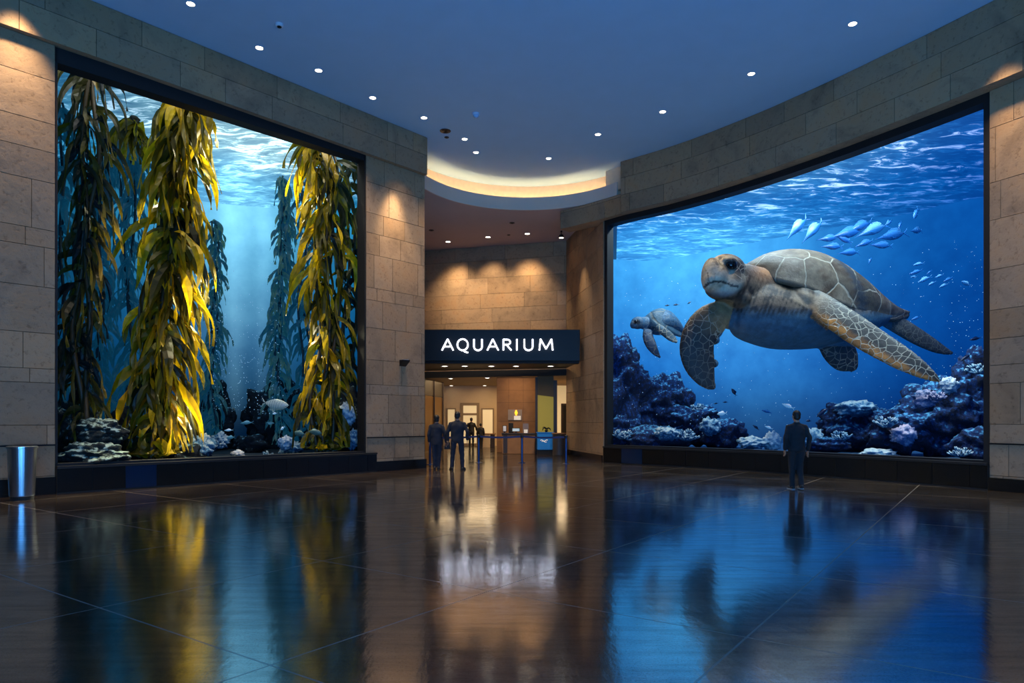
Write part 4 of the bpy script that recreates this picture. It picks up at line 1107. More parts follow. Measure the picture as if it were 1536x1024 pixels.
# ragged trailing edge of the left flipper
for q in ((1076, 499, 20), (1080, 492, 18), (1072, 510, 14), (1070, 545, 18)): pell(mb, q[0], q[1], 20.0, 8, 7, .12)
r = remesh(mb, .04, 5)
mouth = [(1057, 430), (1063, 424), (1074, 422), (1086, 423), (1098, 428), (1107, 430)]
def paint(v):
    px, py = toP(v); nz = noise.fractal(v*3, .8, 2, 4)
    fr = seg_off(px, py, FR); fl = seg_off(px, py, FLm); r1 = seg_off(px, py, RR_); r2 = seg_off(px, py, RL_)
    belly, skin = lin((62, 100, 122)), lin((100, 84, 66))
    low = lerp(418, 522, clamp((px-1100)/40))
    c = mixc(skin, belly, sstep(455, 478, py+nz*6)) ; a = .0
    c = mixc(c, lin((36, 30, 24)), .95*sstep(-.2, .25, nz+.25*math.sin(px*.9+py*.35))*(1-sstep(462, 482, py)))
    c = mixc(c, lin((176, 108, 40)), .6*math.exp(-((px-1150)/20)**2-((py-405)/14)**2))
    if math.hypot((px-1084)/40, (py-412)/37) < 1.0 and v.y < 20.4:
        h = lin((198, 188, 160))
        h = mixc(h, lin((104, 122, 132)), sstep(430, 444, py))
        h = mixc(h, lin((92, 84, 74)), sstep(.1, .4, noise.fractal(v*5, .8, 2, 3))*.7*(1-sstep(404, 416, py)))
        ck = math.exp(-(((px-1110)/11)**2+((py-405)/18)**2)**2)
        a = .95*ck+.25*(1-sstep(396, 404, py)); h = mixc(h, lin((30, 28, 26)), ck*.85)
        dm = seg_off(px, py, [(x, y, 0, 4) for x, y in mouth])
        if dm[0] < 1.7 and px < 1114: h = mixc(h, lin((20, 22, 26)), .9)
        if abs(px-1063-(py-420)*.15) < .9 and 408 < py < 428: h = mixc(h, lin((90, 80, 70)), .8)
        ed = math.hypot((px-1097)/12.5, (py-396)/10.5)
        h = mixc(h, lin((22, 20, 20)), .9*(1-sstep(.75, 1.05, ed)))
        c = mixc(c, h, 1-sstep(.78, 1.0, math.hypot((px-1082)/40, (py-412)/37)))
    if fl[0] < fl[3]*1.1 and px < 1100 and fl[1] > .08:
        k = fl[1]; c = mixc(lin((150, 122, 84)), lin((30, 38, 42)), sstep(.10, .45, k)); a = sstep(.12, .3, k)*(.75-.55*sstep(.3, .6, k))
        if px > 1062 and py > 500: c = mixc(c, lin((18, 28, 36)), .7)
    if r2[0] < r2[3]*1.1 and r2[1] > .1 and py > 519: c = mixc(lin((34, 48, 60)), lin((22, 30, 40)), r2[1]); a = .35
    if r1[0] < r1[3]*1.1 and px > 1338: c = mixc(lin((92, 92, 88)), lin((40, 52, 66)), r1[1]); a = .3
    if fr[0] < fr[3]*1.08 and v.y < 20.5 and px > 1186:
        k = fr[1]; s = fr[2]
        c2 = mixc(lin((42, 40, 36)), lin((178, 116, 46)), sstep(.05, .55, s+nz*.2))
        c2 = mixc(lin((164, 140, 112)), c2, sstep(.05, .22, k))
        wq = (1-sstep(.36, .62, fr[0]/fr[3]))*sstep(.0, .07, k+.02) if k < .12 else 1.
        c = mixc(c, c2, wq); a = sstep(.10, .25, k)
        if s < -.75: c = mixc(c, lin((140, 140, 132)), .5)
    return (*c, a)
r.c = [paint(v) for v in r.v]
TB = thing('sea_turtle', 'giant sea turtle with amber and cream shell swimming left, head raised', 'turtle', P(1190, 450, 21.3))
r.build('body', M['turtle_skin'], TB, smooth=True, colors=True)
sh = shell([(1122, 394, 1125, 403, 21.0, .35), (1148, 381, 1149, 411, 21.2, 1.0), (1180, 376, 1180, 418, 21.4, 1.4), (1215, 380, 1214, 427, 21.7, 1.6), (1250, 395, 1246, 442, 22.0, 1.65), (1286, 420, 1282, 457, 22.3, 1.5), (1315, 444, 1314, 468, 22.6, 1.15), (1342, 460, 1342, 475, 22.9, .6), (1364, 467, 1364, 470, 23.1, .1)])
nr = 34
for i, v in enumerate(sh.v):
    k = (i % nr)/30.; px, py = toP(v)
    c = mixc(mixc(lin((130, 76, 24)), lin((96, 86, 68)), sstep(1235, 1275, px)), lin((122, 108, 88)), sstep(.08, .26, k))
    c = mixc(c, lin((80, 58, 36)), .75*sstep(0, .4, noise.fractal(Vector((v.x*1.2, v.y*3.2, v.z*2.4)), .8, 2, 4)))
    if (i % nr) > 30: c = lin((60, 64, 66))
    sh.c[i] = (*c, 1 if (i % nr) <= 30 else .1)
sh.build('carapace', M['turtle_shell'], TB, smooth=True, colors=True)
e = MB(); pell(e, 1097, 397, 19.38, 8.5, 7.5, .12, 15); e.build('eye', M['turtle_eye'], TB, smooth=True)
e = MB(); pell(e, 1060, 401, 19.62, 4, 6, .10); e.build('eye', M['turtle_eye'], TB, smooth=True)

# ---- the small turtle behind
mb = MB()
ds = 25.2
rs = []
for x, yt, yb, d, hw in catm([(970, 480, 494, ds, .3), (982, 468, 502, ds+.1, .6), (1000, 465, 502, ds+.3, .75), (1014, 478, 500, ds+.6, .6), (1024, 490, 500, ds+.8, .2)], 14):
    c = P(x, (yt+yb)/2, d); hz = (yb-yt)/2*d/F
    rs.append([c+Vector((0, hw*math.cos(2*PI*j/16), hz*math.sin(2*PI*j/16))) for j in range(16)])
mb.rings(rs)
pell(mb, 957, 484, ds-.35, 11, 9.5, .26, -10); pell(mb, 950, 487, ds-.4, 5, 6, .18); ploft(mb, [(960, 484, ds-.2, 17, .42), (980, 486, ds, 26, .7)], 14)
SF = [(972, 494, ds-.35, 14, .25), (972, 505, ds-.5, 17, .2), (977, 518, ds-.6, 17, .14), (984, 529, ds-.6, 11, .09), (991, 537, ds-.6, 3, .04)]
SF2 = [(985, 488, ds-.5, 10, .2), (996, 497, ds-.75, 14, .15), (1008, 507, ds-.95, 13, .1), (1016, 514, ds-1.1, 5, .05)]
for t in (SF, SF2): ploft(mb, catm(t, 14), 12)
r = remesh(mb, .035, 4)
def paint2(v):
    px, py = toP(v); c = mixc(lin((70, 110, 140)), lin((36, 76, 112)), sstep(478, 498, py)); a = .25
    if seg_off(px, py, SF2)[0] < 8: c = lin((56, 88, 108)); a = .8
    if seg_off(px, py, SF)[0] < 9 and py > 498: c = lin((24, 54, 88)); a = .3
    if math.hypot((px-955)/6, (py-483)/4) < .9: c = lin((14, 30, 50))
    return (*c, a)
r.c = [paint2(v) for v in r.v]
TS = thing('sea_turtle', 'small bluish sea turtle swimming behind the giant turtle, at the left', 'turtle', P(985, 488, ds))
r.build('body', M['turtle_skin'], TS, smooth=True, colors=True)
sh = shell([(968, 474, 970, 480, ds, .2), (980, 465, 980, 482, ds+.1, .6), (994, 463, 994, 487, ds+.3, .8), (1008, 472, 1008, 493, ds+.5, .75), (1018, 485, 1018, 498, ds+.7, .4), (1025, 495, 1025, 499, ds+.9, .06)], 24, 18)
for i, v in enumerate(sh.v): sh.c[i] = (*mixc(lin((104, 140, 156)), lin((60, 96, 120)), .5+.5*noise.noise(v*2)), .6)
sh.build('carapace', M['turtle_shell'], TS, smooth=True, colors=True)
e = MB(); pell(e, 954, 482, ds-.6, 2.6, 2.2, .05); e.build('eye', M['turtle_eye'], TS, smooth=True)

# ------------------------------------------------------------------ people
M['skin'] = plain('skin', (170, 122, 96), .55)
M['hair'] = plain('dark_hair', (14, 13, 14), .6, nscale=40, namt=.4)
M['navy'] = plain('navy_cloth', (24, 30, 42), .85, nscale=20, namt=.25)
M['char'] = plain('charcoal_cloth', (22, 25, 31), .85, nscale=20, namt=.25)
M['jean'] = plain('dark_denim', (20, 28, 44), .85, nscale=30, namt=.25)
M['shoe'] = plain('dark_shoe', (16, 16, 20), .5)
M['sole'] = plain('pale_sole', (140, 150, 160), .6)
M['bag'] = plain('black_bag', (12, 12, 14), .6)
def person(label, px, pyf, ht, pose, jacket, trousers, hair='short', yaw=0., detail=True, long=False, wide=1.0, name='person'):
    d = F*H/(pyf-HOR)
    base = Vector(((px-768)/F*d, d, 0)); s = ht/1.75
    t = thing(name, label, 'person', base)
    Rz = Matrix.Rotation(math.radians(yaw), 3, 'Z')
    def W(p): return base+Rz @ (Vector(p)*s)
    J = dict(hipL=(-.095, 0, .93), hipR=(.095, 0, .93), kneeL=(-.10, .03, .50), kneeR=(.10, .03, .50), ankL=(-.10, -.01, .085), ankR=(.10, -.01, .085),
             shL=(-.185*wide, 0, 1.405), shR=(.185*wide, 0, 1.405), elL=(-.25*wide, -.03, 1.14), elR=(.25*wide, -.03, 1.14), wrL=(-.25*wide, .04, .89), wrR=(.25*wide, .04, .89), footL=0., footR=0., head=(0, .02, 1.635))
    J.update(pose)
    v = {k: Vector(q) for k, q in J.items() if not isinstance(q, (int, float))}
    def C(mb, a, b, ra, rb, n=14): mb.cap(W(a), W(b), ra*s, rb*s, n)
    def E(mb, c, r): mb.ell(W(c), tuple(x*s for x in r), Rz, 18, 12)
    # body: one continuous figure
    mb = MB()
    hd = v['head']
    E(mb, hd+Vector((0, 0, .02)), (.077, .097, .105)); E(mb, hd+Vector((0, .035, -.045)), (.058, .066, .07))
    E(mb, hd+Vector((0, .103, -.02)), (.014, .022, .022)); 
    for x in (-1, 1): E(mb, hd+Vector((x*.08, -.005, -.005)), (.014, .026, .034))
    C(mb, hd+Vector((0, -.015, -.04)), (0, -.01, 1.40), .055, .062)
    E(mb, (0, 0, 1.30), (.165*wide, .10, .17)); E(mb, (0, .005, 1.10), (.145*wide, .095, .17)); E(mb, (0, 0, .95), (.155, .105, .12))
    for S in 'LR':
        x = -1 if S == 'L' else 1
        C(mb, (x*.04, 0, 1.39), v['sh'+S]+Vector((0, 0, -.03)), .055, .044); C(mb, v['sh'+S]+Vector((0, 0, -.03)), v['el'+S], .045, .040); C(mb, v['el'+S], v['wr'+S], .041, .028)
        C(mb, v['hip'+S], v['knee'+S], .085, .058); C(mb, v['knee'+S], v['ank'+S], .055, .040)
        an = v['ank'+S]; C(mb, an+Vector((0, -.02, -.03)), an+Vector((0, .12, -.05)), .038, .03)
        # hand: palm, four bent fingers, thumb
        w = v['wr'+S]; dn = (w-v['el'+S]).normalized(); dn = (dn+Vector((0, 0, -.6))).normalized()
        fw = Vector((0, 1, 0)); fw = (fw-dn*fw.dot(dn)).normalized(); inn = dn.cross(fw)
        for q in (-1.5, -.5, .5, 1.5):
            k0 = w+dn*.02+fw*q*.012; k1 = w+dn*.095+fw*q*.021
            C(mb, k0, k1, .014, .0125, 8)
            ln = {-1.5: .058, -.5: .072, .5: .08, 1.5: .07}[q]
            mid = k1+dn*ln*.5; tip = mid+(dn*.75-inn*(-x)*.45).normalized()*ln*.5
            C(mb, k1, mid, .0098, .009, 8); C(mb, mid, tip, .009, .0075, 8)
        C(mb, w+dn*.03+fw*.022, w+dn*.06+fw*.05, .012, .011, 8); C(mb, w+dn*.06+fw*.05, w+dn*.095+fw*.056, .0105, .009, 8)
    r = remesh(mb, .0085*s if detail else .02*s, 3); r.build('body', M['skin'], t, smooth=True)
    for x in (-1, 1):
        e = MB(); E(e, hd+Vector((x*.032, .088, .012)), (.012, .008, .009)); e.build('eye', M['turtle_eye'], t, smooth=True)
    e = MB(); E(e, hd+Vector((0, .096, -.066)), (.024, .008, .007)); e.build('lips', M['skin'], t, smooth=True)
    # hair
    mb = MB()
    E(mb, hd+Vector((0, -.018, .045)), (.087, .098, .097)); E(mb, hd+Vector((0, -.045, -.01)), (.076, .066, .085))
    if hair == 'bun': E(mb, hd+Vector((0, -.09, .05)), (.05, .045, .05)); E(mb, hd+Vector((0, -.03, -.03)), (.082, .075, .09))
    h = remesh(mb, .012*s, 2)
    for q in h.v: q += Vector((noise.noise(q*60), noise.noise(q*60+Vector((9, 0, 0))), noise.noise(q*60+Vector((0, 9, 0)))))*.006
    h.build('hair', M['hair'], t, smooth=True)
    # jacket
    bot = .80 if long else .86
    mb = MB()
    rs = []
    for z, wx, wy in ((bot, .185, .135), (bot+.05, .19, .138), (1.0, .18*wide, .13), (1.12, .178*wide, .128), (1.25, .192*wide, .133), (1.35, .19*wide, .128), (1.42, .145*wide, .105), (1.465, .095*wide, .08), (1.495, .075, .07), (1.51, .072, .07)):
        rs.append([W((wx*math.cos(2*PI*k/28)*(1+.0*k), wy*math.sin(2*PI*k/28), z)) for k in range(28)])
    mb.rings(rs)
    for S in 'LR':
        x = -1 if S == 'L' else 1
        C(mb, (x*.07*wide, 0, 1.41), v['sh'+S]+Vector((0, 0, -.02)), .075, .062); C(mb, v['sh'+S]+Vector((0, 0, -.015)), v['el'+S], .066, .056); C(mb, v['el'+S], v['wr'+S].lerp(v['el'+S], .06), .057, .046)
    r = remesh(mb, .014*s, 3)
    for q in r.v:
        q += Vector((noise.noise(q*9), noise.noise(q*9+Vector((5, 0, 0))), 0))*.014*s
    r.build('jacket', M[jacket], t, smooth=True)
    # trousers
    mb = MB(); E(mb, (0, 0, .93), (.168, .122, .12))
    for S in 'LR':
        an = v['ank'+S]
        C(mb, v['hip'+S], v['knee'+S], .100, .075); C(mb, v['knee'+S], an+Vector((0, 0, .0)), .074, .058)
    r = remesh(mb, .014*s, 3)
    for q in r.v: q += Vector((noise.noise(q*11), noise.noise(q*11+Vector((5, 0, 0))), 0))*.012*s
    r.build('trousers', M[trousers], t, smooth=True)
    for S in 'LR':
        an = v['ank'+S]; ya = Matrix.Rotation(math.radians(J['foot'+S]), 3, 'Z')
        mb = MB(); f0 = an+Vector((0, 0, -.035))
        mb.cap(W(f0+ya @ Vector((0, -.045, 0))), W(f0+ya @ Vector((0, .15, -.012))), .046*s, .036*s); mb.cap(W(an), W(f0), .05*s, .046*s)
        r = remesh(mb, .012*s, 2)
        zmin = base.z+(an.z-.085)*s
        for q in r.v: q.z = max(q.z, zmin+.012)
        o = r.build('shoe', M['shoe'], t, smooth=True)
        mb = MB(); a0 = f0+ya @ Vector((0, -.05, 0)); a1 = f0+ya @ Vector((0, .155, 0)); side = ya @ Vector((1, 0, 0))
        ring = []
        for k in range(18):
            th = 2*PI*k/18; q = (a0 if math.sin(th) < 0 else a1)+side*.043*math.cos(th)+(ya @ Vector((0, 1, 0)))*.035*math.sin(th)
            ring.append(Vector((q.x, q.y, 0)))
        mb.rings([[base+Rz @ (q*s)+Vector((0, 0, zmin+z-base.z)) for q in ring] for z in (.001, .018)]); mb.build('sole', M['sole'] if detail and label.startswith('lone') else M['shoe'], o)
    return t
person('lone man in dark jacket and trousers walking toward the turtle display', 1195, 734, 1.75,
       dict(kneeL=(-.085, .06, .50), ankL=(-.075, .06, .085), kneeR=(.075, .02, .50), ankR=(.055, -.12, .11), wrL=(-.24, .05, .90), wrR=(.26, .02, .88), elL=(-.255, -.05, 1.15), elR=(.265, -.06, 1.15), footL=6, footR=-8),
       'char', 'char', yaw=0)
person('broad-shouldered man in navy jacket, feet apart, standing right of his companion at the entrance', 686, 704.5, 1.80,
       dict(kneeL=(-.14, .02, .50), kneeR=(.14, .02, .50), ankL=(-.165, 0, .085), ankR=(.155, 0, .085), hipL=(-.10, 0, .93), hipR=(.10, 0, .93), wrL=(-.29, .06, .90), elL=(-.29, -.03, 1.15), wrR=(.30, .02, .92), elR=(.31, -.06, 1.16), footL=22, footR=-22),
       'navy', 'jean', yaw=0, wide=1.12)
person('shorter person in loose navy top, dark hair, left one of the couple by the entrance', 655, 703.5, 1.70,
       dict(kneeL=(-.075, .02, .50), kneeR=(.075, .02, .50), ankL=(-.065, 0, .085), ankR=(.06, 0, .085), wrL=(-.25, .05, .9), wrR=(.29, .04, .88), elR=(.28, -.04, 1.13), footL=10, footR=-6),
       'navy', 'jean', hair='bun', yaw=0, long=True, wide=1.02)
person('distant dark-clad person standing before the glazed door inside the lobby', 707, 670, 1.68, dict(elL=(-.29, .02, 1.15), elR=(.30, .04, 1.14), wrL=(-.27, .14, .96), wrR=(.31, .16, 1.0)), 'bag', 'bag', detail=False)
person('small dark-clad person behind the far lobby counter, only head and shoulders showing', 721, 671.5, 1.36, {}, 'bag', 'bag', detail=False)
# handbag hanging between the couple
hb = P(671, 667, 21.75)
t = thing('handbag', 'black handbag hanging between the couple at the entrance', 'bag', Vector((hb.x, hb.y, hb.z-.12)))
mb = MB(); z = hb.z
mb.hexa([(hb.x-.10, hb.y-.05, z-.14), (hb.x+.10, hb.y-.05, z-.14), (hb.x+.10, hb.y+.05, z-.14), (hb.x-.10, hb.y+.05, z-.14), (hb.x-.08, hb.y-.03, z+.09), (hb.x+.08, hb.y-.03, z+.09), (hb.x+.08, hb.y+.03, z+.09), (hb.x-.08, hb.y+.03, z+.09)], .02)
mb.build('bag_body', M['bag'], t, smooth=False)
mb = MB(); mb.tube([(hb.x-.05, hb.y, z+.08), (hb.x-.045, hb.y, z+.17), (hb.x, hb.y, z+.215), (hb.x+.045, hb.y, z+.17), (hb.x+.05, hb.y, z+.08)], .008, 6); mb.build('handle', M['bag'], t)
# ------------------------------------------------------------------ entrance: sign, lobby, barrier
def fontmesh(text, size):
    cu = bpy.data.curves.new('t', 'FONT'); cu.body = text; cu.size = size; cu.extrude = .03; cu.align_x = 'CENTER'; cu.align_y = 'CENTER'; cu.resolution_u = 6; cu.offset = 0
    o = bpy.data.objects.new('t', cu); COL.objects.link(o)
    dg = bpy.context.evaluated_depsgraph_get(); me = bpy.data.meshes.new_from_object(o.evaluated_get(dg)); bpy.data.objects.remove(o)
    return me
SD = 27.6
sl, sr, st_, sb = P(600, 494, SD), P(870, 494, SD), P(700, 494, SD).z, P(700, 541, SD).z
t = thing('entrance_sign', 'long black box sign reading AQUARIUM in glowing white letters over the entrance', 'sign', (sl.x, SD, sb))
mb = MB(); mb.box((-3.78, SD, sb), (sr.x, SD+.55, st_), .015); mb.build('sign_box', M['signbox'], t)
mb = MB(); mb.box((-3.78, SD+.05, sb-.10), (sr.x-.03, SD+.5, sb-.002)); mb.build('sign_base', M['black'], t)
# letters drawn stroke by stroke: humanist capitals
def arcpts(cx, cz, rx, rz, a0, a1, n=20): return [(cx+rx*math.cos(lerp(a0, a1, i/n)), cz+rz*math.sin(lerp(a0, a1, i/n))) for i in range(n+1)]
def stroke(mb, pts, w, y0, y1):
    rs = []
    for i, (x, z) in enumerate(pts):
        a, b = pts[max(i-1, 0)], pts[min(i+1, len(pts)-1)]
        tx, tz = b[0]-a[0], b[1]-a[1]; l = math.hypot(tx, tz) or 1; nx, nz = -tz/l*w/2, tx/l*w/2
        rs.append([Vector((x+nx, y0, z+nz)), Vector((x-nx, y0, z-nz)), Vector((x-nx, y1, z-nz)), Vector((x+nx, y1, z+nz))])
    mb.rings(rs)
def glyph(ch):
    if ch == 'A': return [[(0, 0), (.36, 1)], [(.36, 1), (.72, 0)], [(.13, .33), (.59, .33)]], .72
    if ch == 'Q': return [arcpts(.43, .5, .40, .5, 0, 2*PI, 36), [(.46, .0), (.62, -.14), (.84, -.20)]], .86
    if ch == 'U': return [[(.05, 1), (.05, .36)]+arcpts(.35, .32, .30, .32, PI, 2*PI, 18)+[(.65, .36), (.65, 1)]], .70
    if ch == 'R': return [[(.05, 0), (.05, 1)], [(.05, .96), (.28, .96)]+arcpts(.28, .73, .25, .23, PI/2, -PI/2, 14)+[(.05, .5)], [(.26, .5), (.60, 0)]], .60
    if ch == 'I': return [[(.05, 0), (.05, 1)]], .10
    if ch == 'M': return [[(.02, 0), (.10, 1)], [(.10, 1), (.46, .12)], [(.46, .12), (.82, 1)], [(.82, 1), (.90, 0)]], .92
xs = {0: (663, 680), 1: (685.5, 702.5), 2: (710, 724), 3: (731, 747.5), 4: (754, 767), 5: (774, 776.5), 6: (785.5, 800), 7: (808.5, 829.5)}
zt, zb = P(0, 508.5, SD).z, P(0, 525.3, SD).z
for i, ch in enumerate('AQUARIUM'):
    st, wd = glyph(ch); x0, x1 = ((q-768)/F*SD for q in xs[i]); sx = (x1-x0)/wd; sz = zt-zb
    mb = MB()
    for pl in st: stroke(mb, [(x0+x*sx, zb+z*sz) for x, z in pl], .05, SD-.045, SD-.003)
    mb.build('letter', M['letter'], t)

M['lobby_wall'] = plain('lobby_wall', (214, 186, 146), .8, nscale=1.5)
M['lobby_ceil'] = plain('lobby_ceiling', (150, 128, 100), .8, nscale=1.5)
M['bronze'] = plain('bronze_panel', (128, 92, 40), .3, .7, nscale=1.2, namt=.25)
M['bronze_dk'] = plain('dark_bronze', (48, 34, 18), .5, .1)
M['pillar'] = plain('brown_stone', (140, 98, 58), .7, nscale=3, namt=.3)
M['olive'] = plain('booth_glow', (150, 134, 52), .6, emit=(150, 132, 50), es=.42, nscale=.8, namt=.2)
M['blue_c'] = plain('blue_counter', (22, 104, 164), .35, emit=(18, 96, 160), es=.15)
M['white_lit'] = plain('bright_pane', (240, 222, 186), .6, emit=(236, 206, 150), es=.45)
M['paper'] = plain('paper', (230, 224, 212), .7, emit=(230, 220, 205), es=.35)
M['yellow'] = plain('yellow_emblem', (240, 180, 40), .5, emit=(250, 180, 40), es=1.6)
M['screen'] = plain('monitor_screen', (90, 130, 160), .3, emit=(110, 150, 185), es=.5)
M['belt'] = plain('blue_belt', (24, 40, 92), .6)
M['post'] = plain('blue_steel_post', (36, 56, 96), .3, .7)
LW, LR_, LB, LZ = -6.4, 3.45, 41.2, 3.62
mb = MB(); mb.box((LW-.15, 31.6, 0), (LW, LB, LZ)); mb.build('wall_lobby_left', M['lobby_wall'], kind='structure')
mb = MB(); mb.box((LR_, 30.2, 0), (LR_+.15, LB, LZ)); mb.build('wall_lobby_right', M['lobby_wall'], kind='structure')
mb = MB(); mb.box((LW-.15, LB, 0), (LR_+.15, LB+.15, LZ)); mb.build('wall_lobby_back', M['lobby_wall'], kind='structure')
mb = MB(); mb.hexa([(LW, 33.0, LZ), (2.5, 30.6, LZ), (LR_, LB, LZ), (LW, LB, LZ), (LW, 33.0, LZ+.1), (2.5, 30.6, LZ+.1), (LR_, LB, LZ+.1), (LW, LB, LZ+.1)]); mb.build('ceiling_lobby', M['lobby_ceil'], kind='structure')
mb = MB()
mb.hexa([(-6.5, 32.85, 3.55), (2.42, 30.40, 3.55), (2.5, 30.75, 3.55), (-6.4, 33.2, 3.55), (-6.5, 32.85, 3.83), (2.42, 30.40, 3.83), (2.5, 30.75, 3.83), (-6.4, 33.2, 3.83)]); mb.build('trim_entrance_head', M['black'], kind='structure')
mb = MB(); mb.hexa([(-4.2, SD+.56, 3.86), (2.6, SD+.56, 3.86), (2.4, 30.38, 3.86), (-4.6, 32.2, 3.86), (-4.2, SD+.56, 3.96), (2.6, SD+.56, 3.96), (2.4, 30.38, 3.96), (-4.6, 32.2, 3.96)]); mb.build('ceiling_canopy', M['bronze_dk'], kind='structure')

# glazed door and two bright windows in the far wall
def zz(py, d): return H+(HOR-py)/F*d
def xx(px, d): return (px-768)/F*d
def framed(nm, x0, x1, y0, y1, d, fw, pane, kind='structure', frame='bronze_dk', door=False):
    t = thing(nm, '', '', (xx(x0, d), d, max(0, zz(y1, d)))); del t['label']; del t['category']; t['kind'] = 'structure'
    X0, X1, Z0, Z1 = xx(x0, d), xx(x1, d), max(0., zz(y1, d)), zz(y0, d)
    mb = MB()
    for lo, hi in (((X0, d-.06, Z0), (X0+fw, d, Z1)), ((X1-fw, d-.06, Z0), (X1, d, Z1)), ((X0+fw, d-.06, Z1-fw), (X1-fw, d, Z1)), ((X0+fw, d-.06, Z0), (X1-fw, d, Z0+fw))): mb.box(lo, hi)
    if door: mb.box((X0+fw, d-.06, Z1-.75), (X1-fw, d, Z1-.62))
    mb.build('frame', M[frame], t)
    mb = MB(); mb.box((X0+fw, d-.03, Z0+fw), (X1-fw, d-.02, Z1-fw)); mb.build('pane', M[pane], t)
    return t
framed('window_3', 670, 684, 612, 656, LB-.02, .07, 'white_lit', frame='lobby_ceil')
dr = framed('door_1', 691, 719, 604, 669, LB-.02, .16, 'white_lit', frame='lobby_ceil', door=True)
mb = MB(); mb.tube([(xx(715, LB)-.05, LB-.12, 1.0), (xx(715, LB)-.05, LB-.12, 1.25)], .02, 6); mb.build('door_handle', M['dark'], dr)
framed('window_4', 722, 741, 612, 668, LB-.02, .08, 'white_lit', frame='lobby_ceil')
dr = framed('door_2', 841.5, 858, 605, 669, LB-.4, .12, 'black', frame='bronze_dk')
mb = MB(); mb.box((1.9, LB-.41, 0), (LR_, LB-.38, LZ)); mb.build('wall_lobby_corner', M['white_lit'], kind='structure')  # wall given an even glow to look brightly lit

# bronze panels along the left of the lobby
t = thing('bronze_screen', 'tall bronze glass screen at the left of the lobby entrance', 'screen', (-4.1, 33, 0))
a0, a1 = P(636, 690, 32.4), P(664, 690, 36.0)
def vpanel(mb, x0, y0, x1, y1, z0, z1, th=.06):
    dx, dy = x1-x0, y1-y0; l = math.hypot(dx, dy); nx, ny = -dy/l*th, dx/l*th
    mb.hexa([(x0, y0, z0), (x1, y1, z0), (x1+nx, y1+ny, z0), (x0+nx, y0+ny, z0), (x0, y0, z1), (x1, y1, z1), (x1+nx, y1+ny, z1), (x0+nx, y0+ny, z1)])
mb = MB(); vpanel(mb, a0.x, a0.y, a1.x, a1.y, .08, 2.72); mb.build('lower_panel', M['bronze'], t)
mb = MB(); vpanel(mb, a0.x, a0.y, a1.x, a1.y, 2.76, 3.52); mb.build('upper_panel', M['bronze_dk'], t)
for fx in (0., .5, 1.):
    q = a0.lerp(a1, fx); mb = MB(); mb.box((q.x-.05, q.y-.05, 0), (q.x+.05, q.y+.06, 3.54)); mb.build('post', M['bronze_dk'], t)

# stone pillar with notice board
PD = 33.0
t = thing('stone_pillar', 'square brown stone pillar standing in the middle of the lobby', 'pillar', (xx(775, PD), PD+.5, 0))
mb = MB(); k = 0
for z0, z1 in ((0, .5), (.5, 1.5), (1.5, 2.4), (2.4, 3.0), (3.0, LZ-.02)):
    xs_ = [xx(745, PD), xx(763, PD), xx(785, PD), xx(804, PD)]
    for u0, u1 in zip(xs_, xs_[1:]): mb.box((u0+.004, PD, z0+.004), (u1-.004, PD+1.0, z1-.004))
mb.build('stone_cladding', M['pillar'], t)
mb = MB(); mb.box((xx(745, PD)+.02, PD+.02, 0), (xx(804, PD)-.02, PD+.98, LZ-.02)); mb.build('pillar_core', M['joint'], t)
bd = PD-.05
t = thing('notice_board', 'pale notice board on the brown pillar with a yellow emblem and a white sheet', 'notice board', (xx(772, bd), bd, zz(630, bd)))
mb = MB(); mb.box((xx(762, bd), bd, zz(630, bd)), (xx(783, bd), bd+.04, zz(614, bd)), .006); mb.build('board_panel', plain('board_grey', (150, 132, 116), .6), t)  # the whole pale board as one slab, no separate frame
mb = MB(); mb.box((xx(771, bd), bd-.012, zz(629.5, bd)), (xx(781, bd), bd-.002, zz(623.5, bd))); mb.build('paper_sheet', M['paper'], t)
mb = MB()
for cx, cy, rx_, ry_ in ((774.2, 619, 2.3, 2.9), (774.2, 615.7, 1.4, .8), (774.2, 622.2, 1.4, .8)):
    c = P(cx, cy, bd-.02); mb.ell(c, (rx_*bd/F, .015, ry_*bd/F), n=14, m=8)
mb.build('emblem', M['yellow'], t, smooth=True)

# ticket desk in front of the pillar
DD = 31.3
t = thing('ticket_desk', 'long brown ticket desk in front of the stone pillar', 'desk', (xx(778, DD), DD, 0))
mb = MB(); mb.box((xx(753, DD), DD, 0), (xx(802, DD), DD+.9, .90), .02); mb.build('desk_front', M['pillar'], t)
mb = MB(); mb.box((xx(752, DD), DD-.06, .90), (xx(803, DD), DD+.95, .96), .01); mb.build('desk_top', M['bronze_dk'], t)
mb = MB(); mb.box((xx(755, DD), DD-.02, .04), (xx(761, DD), DD-.002, .86)); mb.build('dark_panel', M['bronze_dk'], t)
def monitor(label, px0, px1, py0, d, tilt, m):
    x0, x1 = xx(px0, d), xx(px1, d); zt_ = zz(py0, d); cx = (x0+x1)/2
    t = thing('monitor', label, 'monitor', (cx, d, .96))
    mb = MB(); mb.hexa([(x0, d, 1.02), (x1, d, 1.02), (x1, d+.04, 1.02), (x0, d+.04, 1.02), (x0, d+tilt, zt_), (x1, d+tilt, zt_), (x1, d+tilt+.04, zt_), (x0, d+tilt+.04, zt_)]); mb.build('case', M['dark'], t)
    mb = MB(); e_ = .025; mb.hexa([(x0+e_, d-.008, 1.045), (x1-e_, d-.008, 1.045), (x1-e_, d, 1.045), (x0+e_, d, 1.045), (x0+e_, d+tilt-.008, zt_-.025), (x1-e_, d+tilt-.008, zt_-.025), (x1-e_, d+tilt, zt_-.025), (x0+e_, d+tilt, zt_-.025)]); mb.build('screen', M[m], t)
    mb = MB(); mb.box((cx-.03, d+.03, .965), (cx+.03, d+.08, 1.06)); mb.box((cx-.11, d-.03, .961), (cx+.11, d+.14, .975)); mb.build('stand', M['dark'], t)
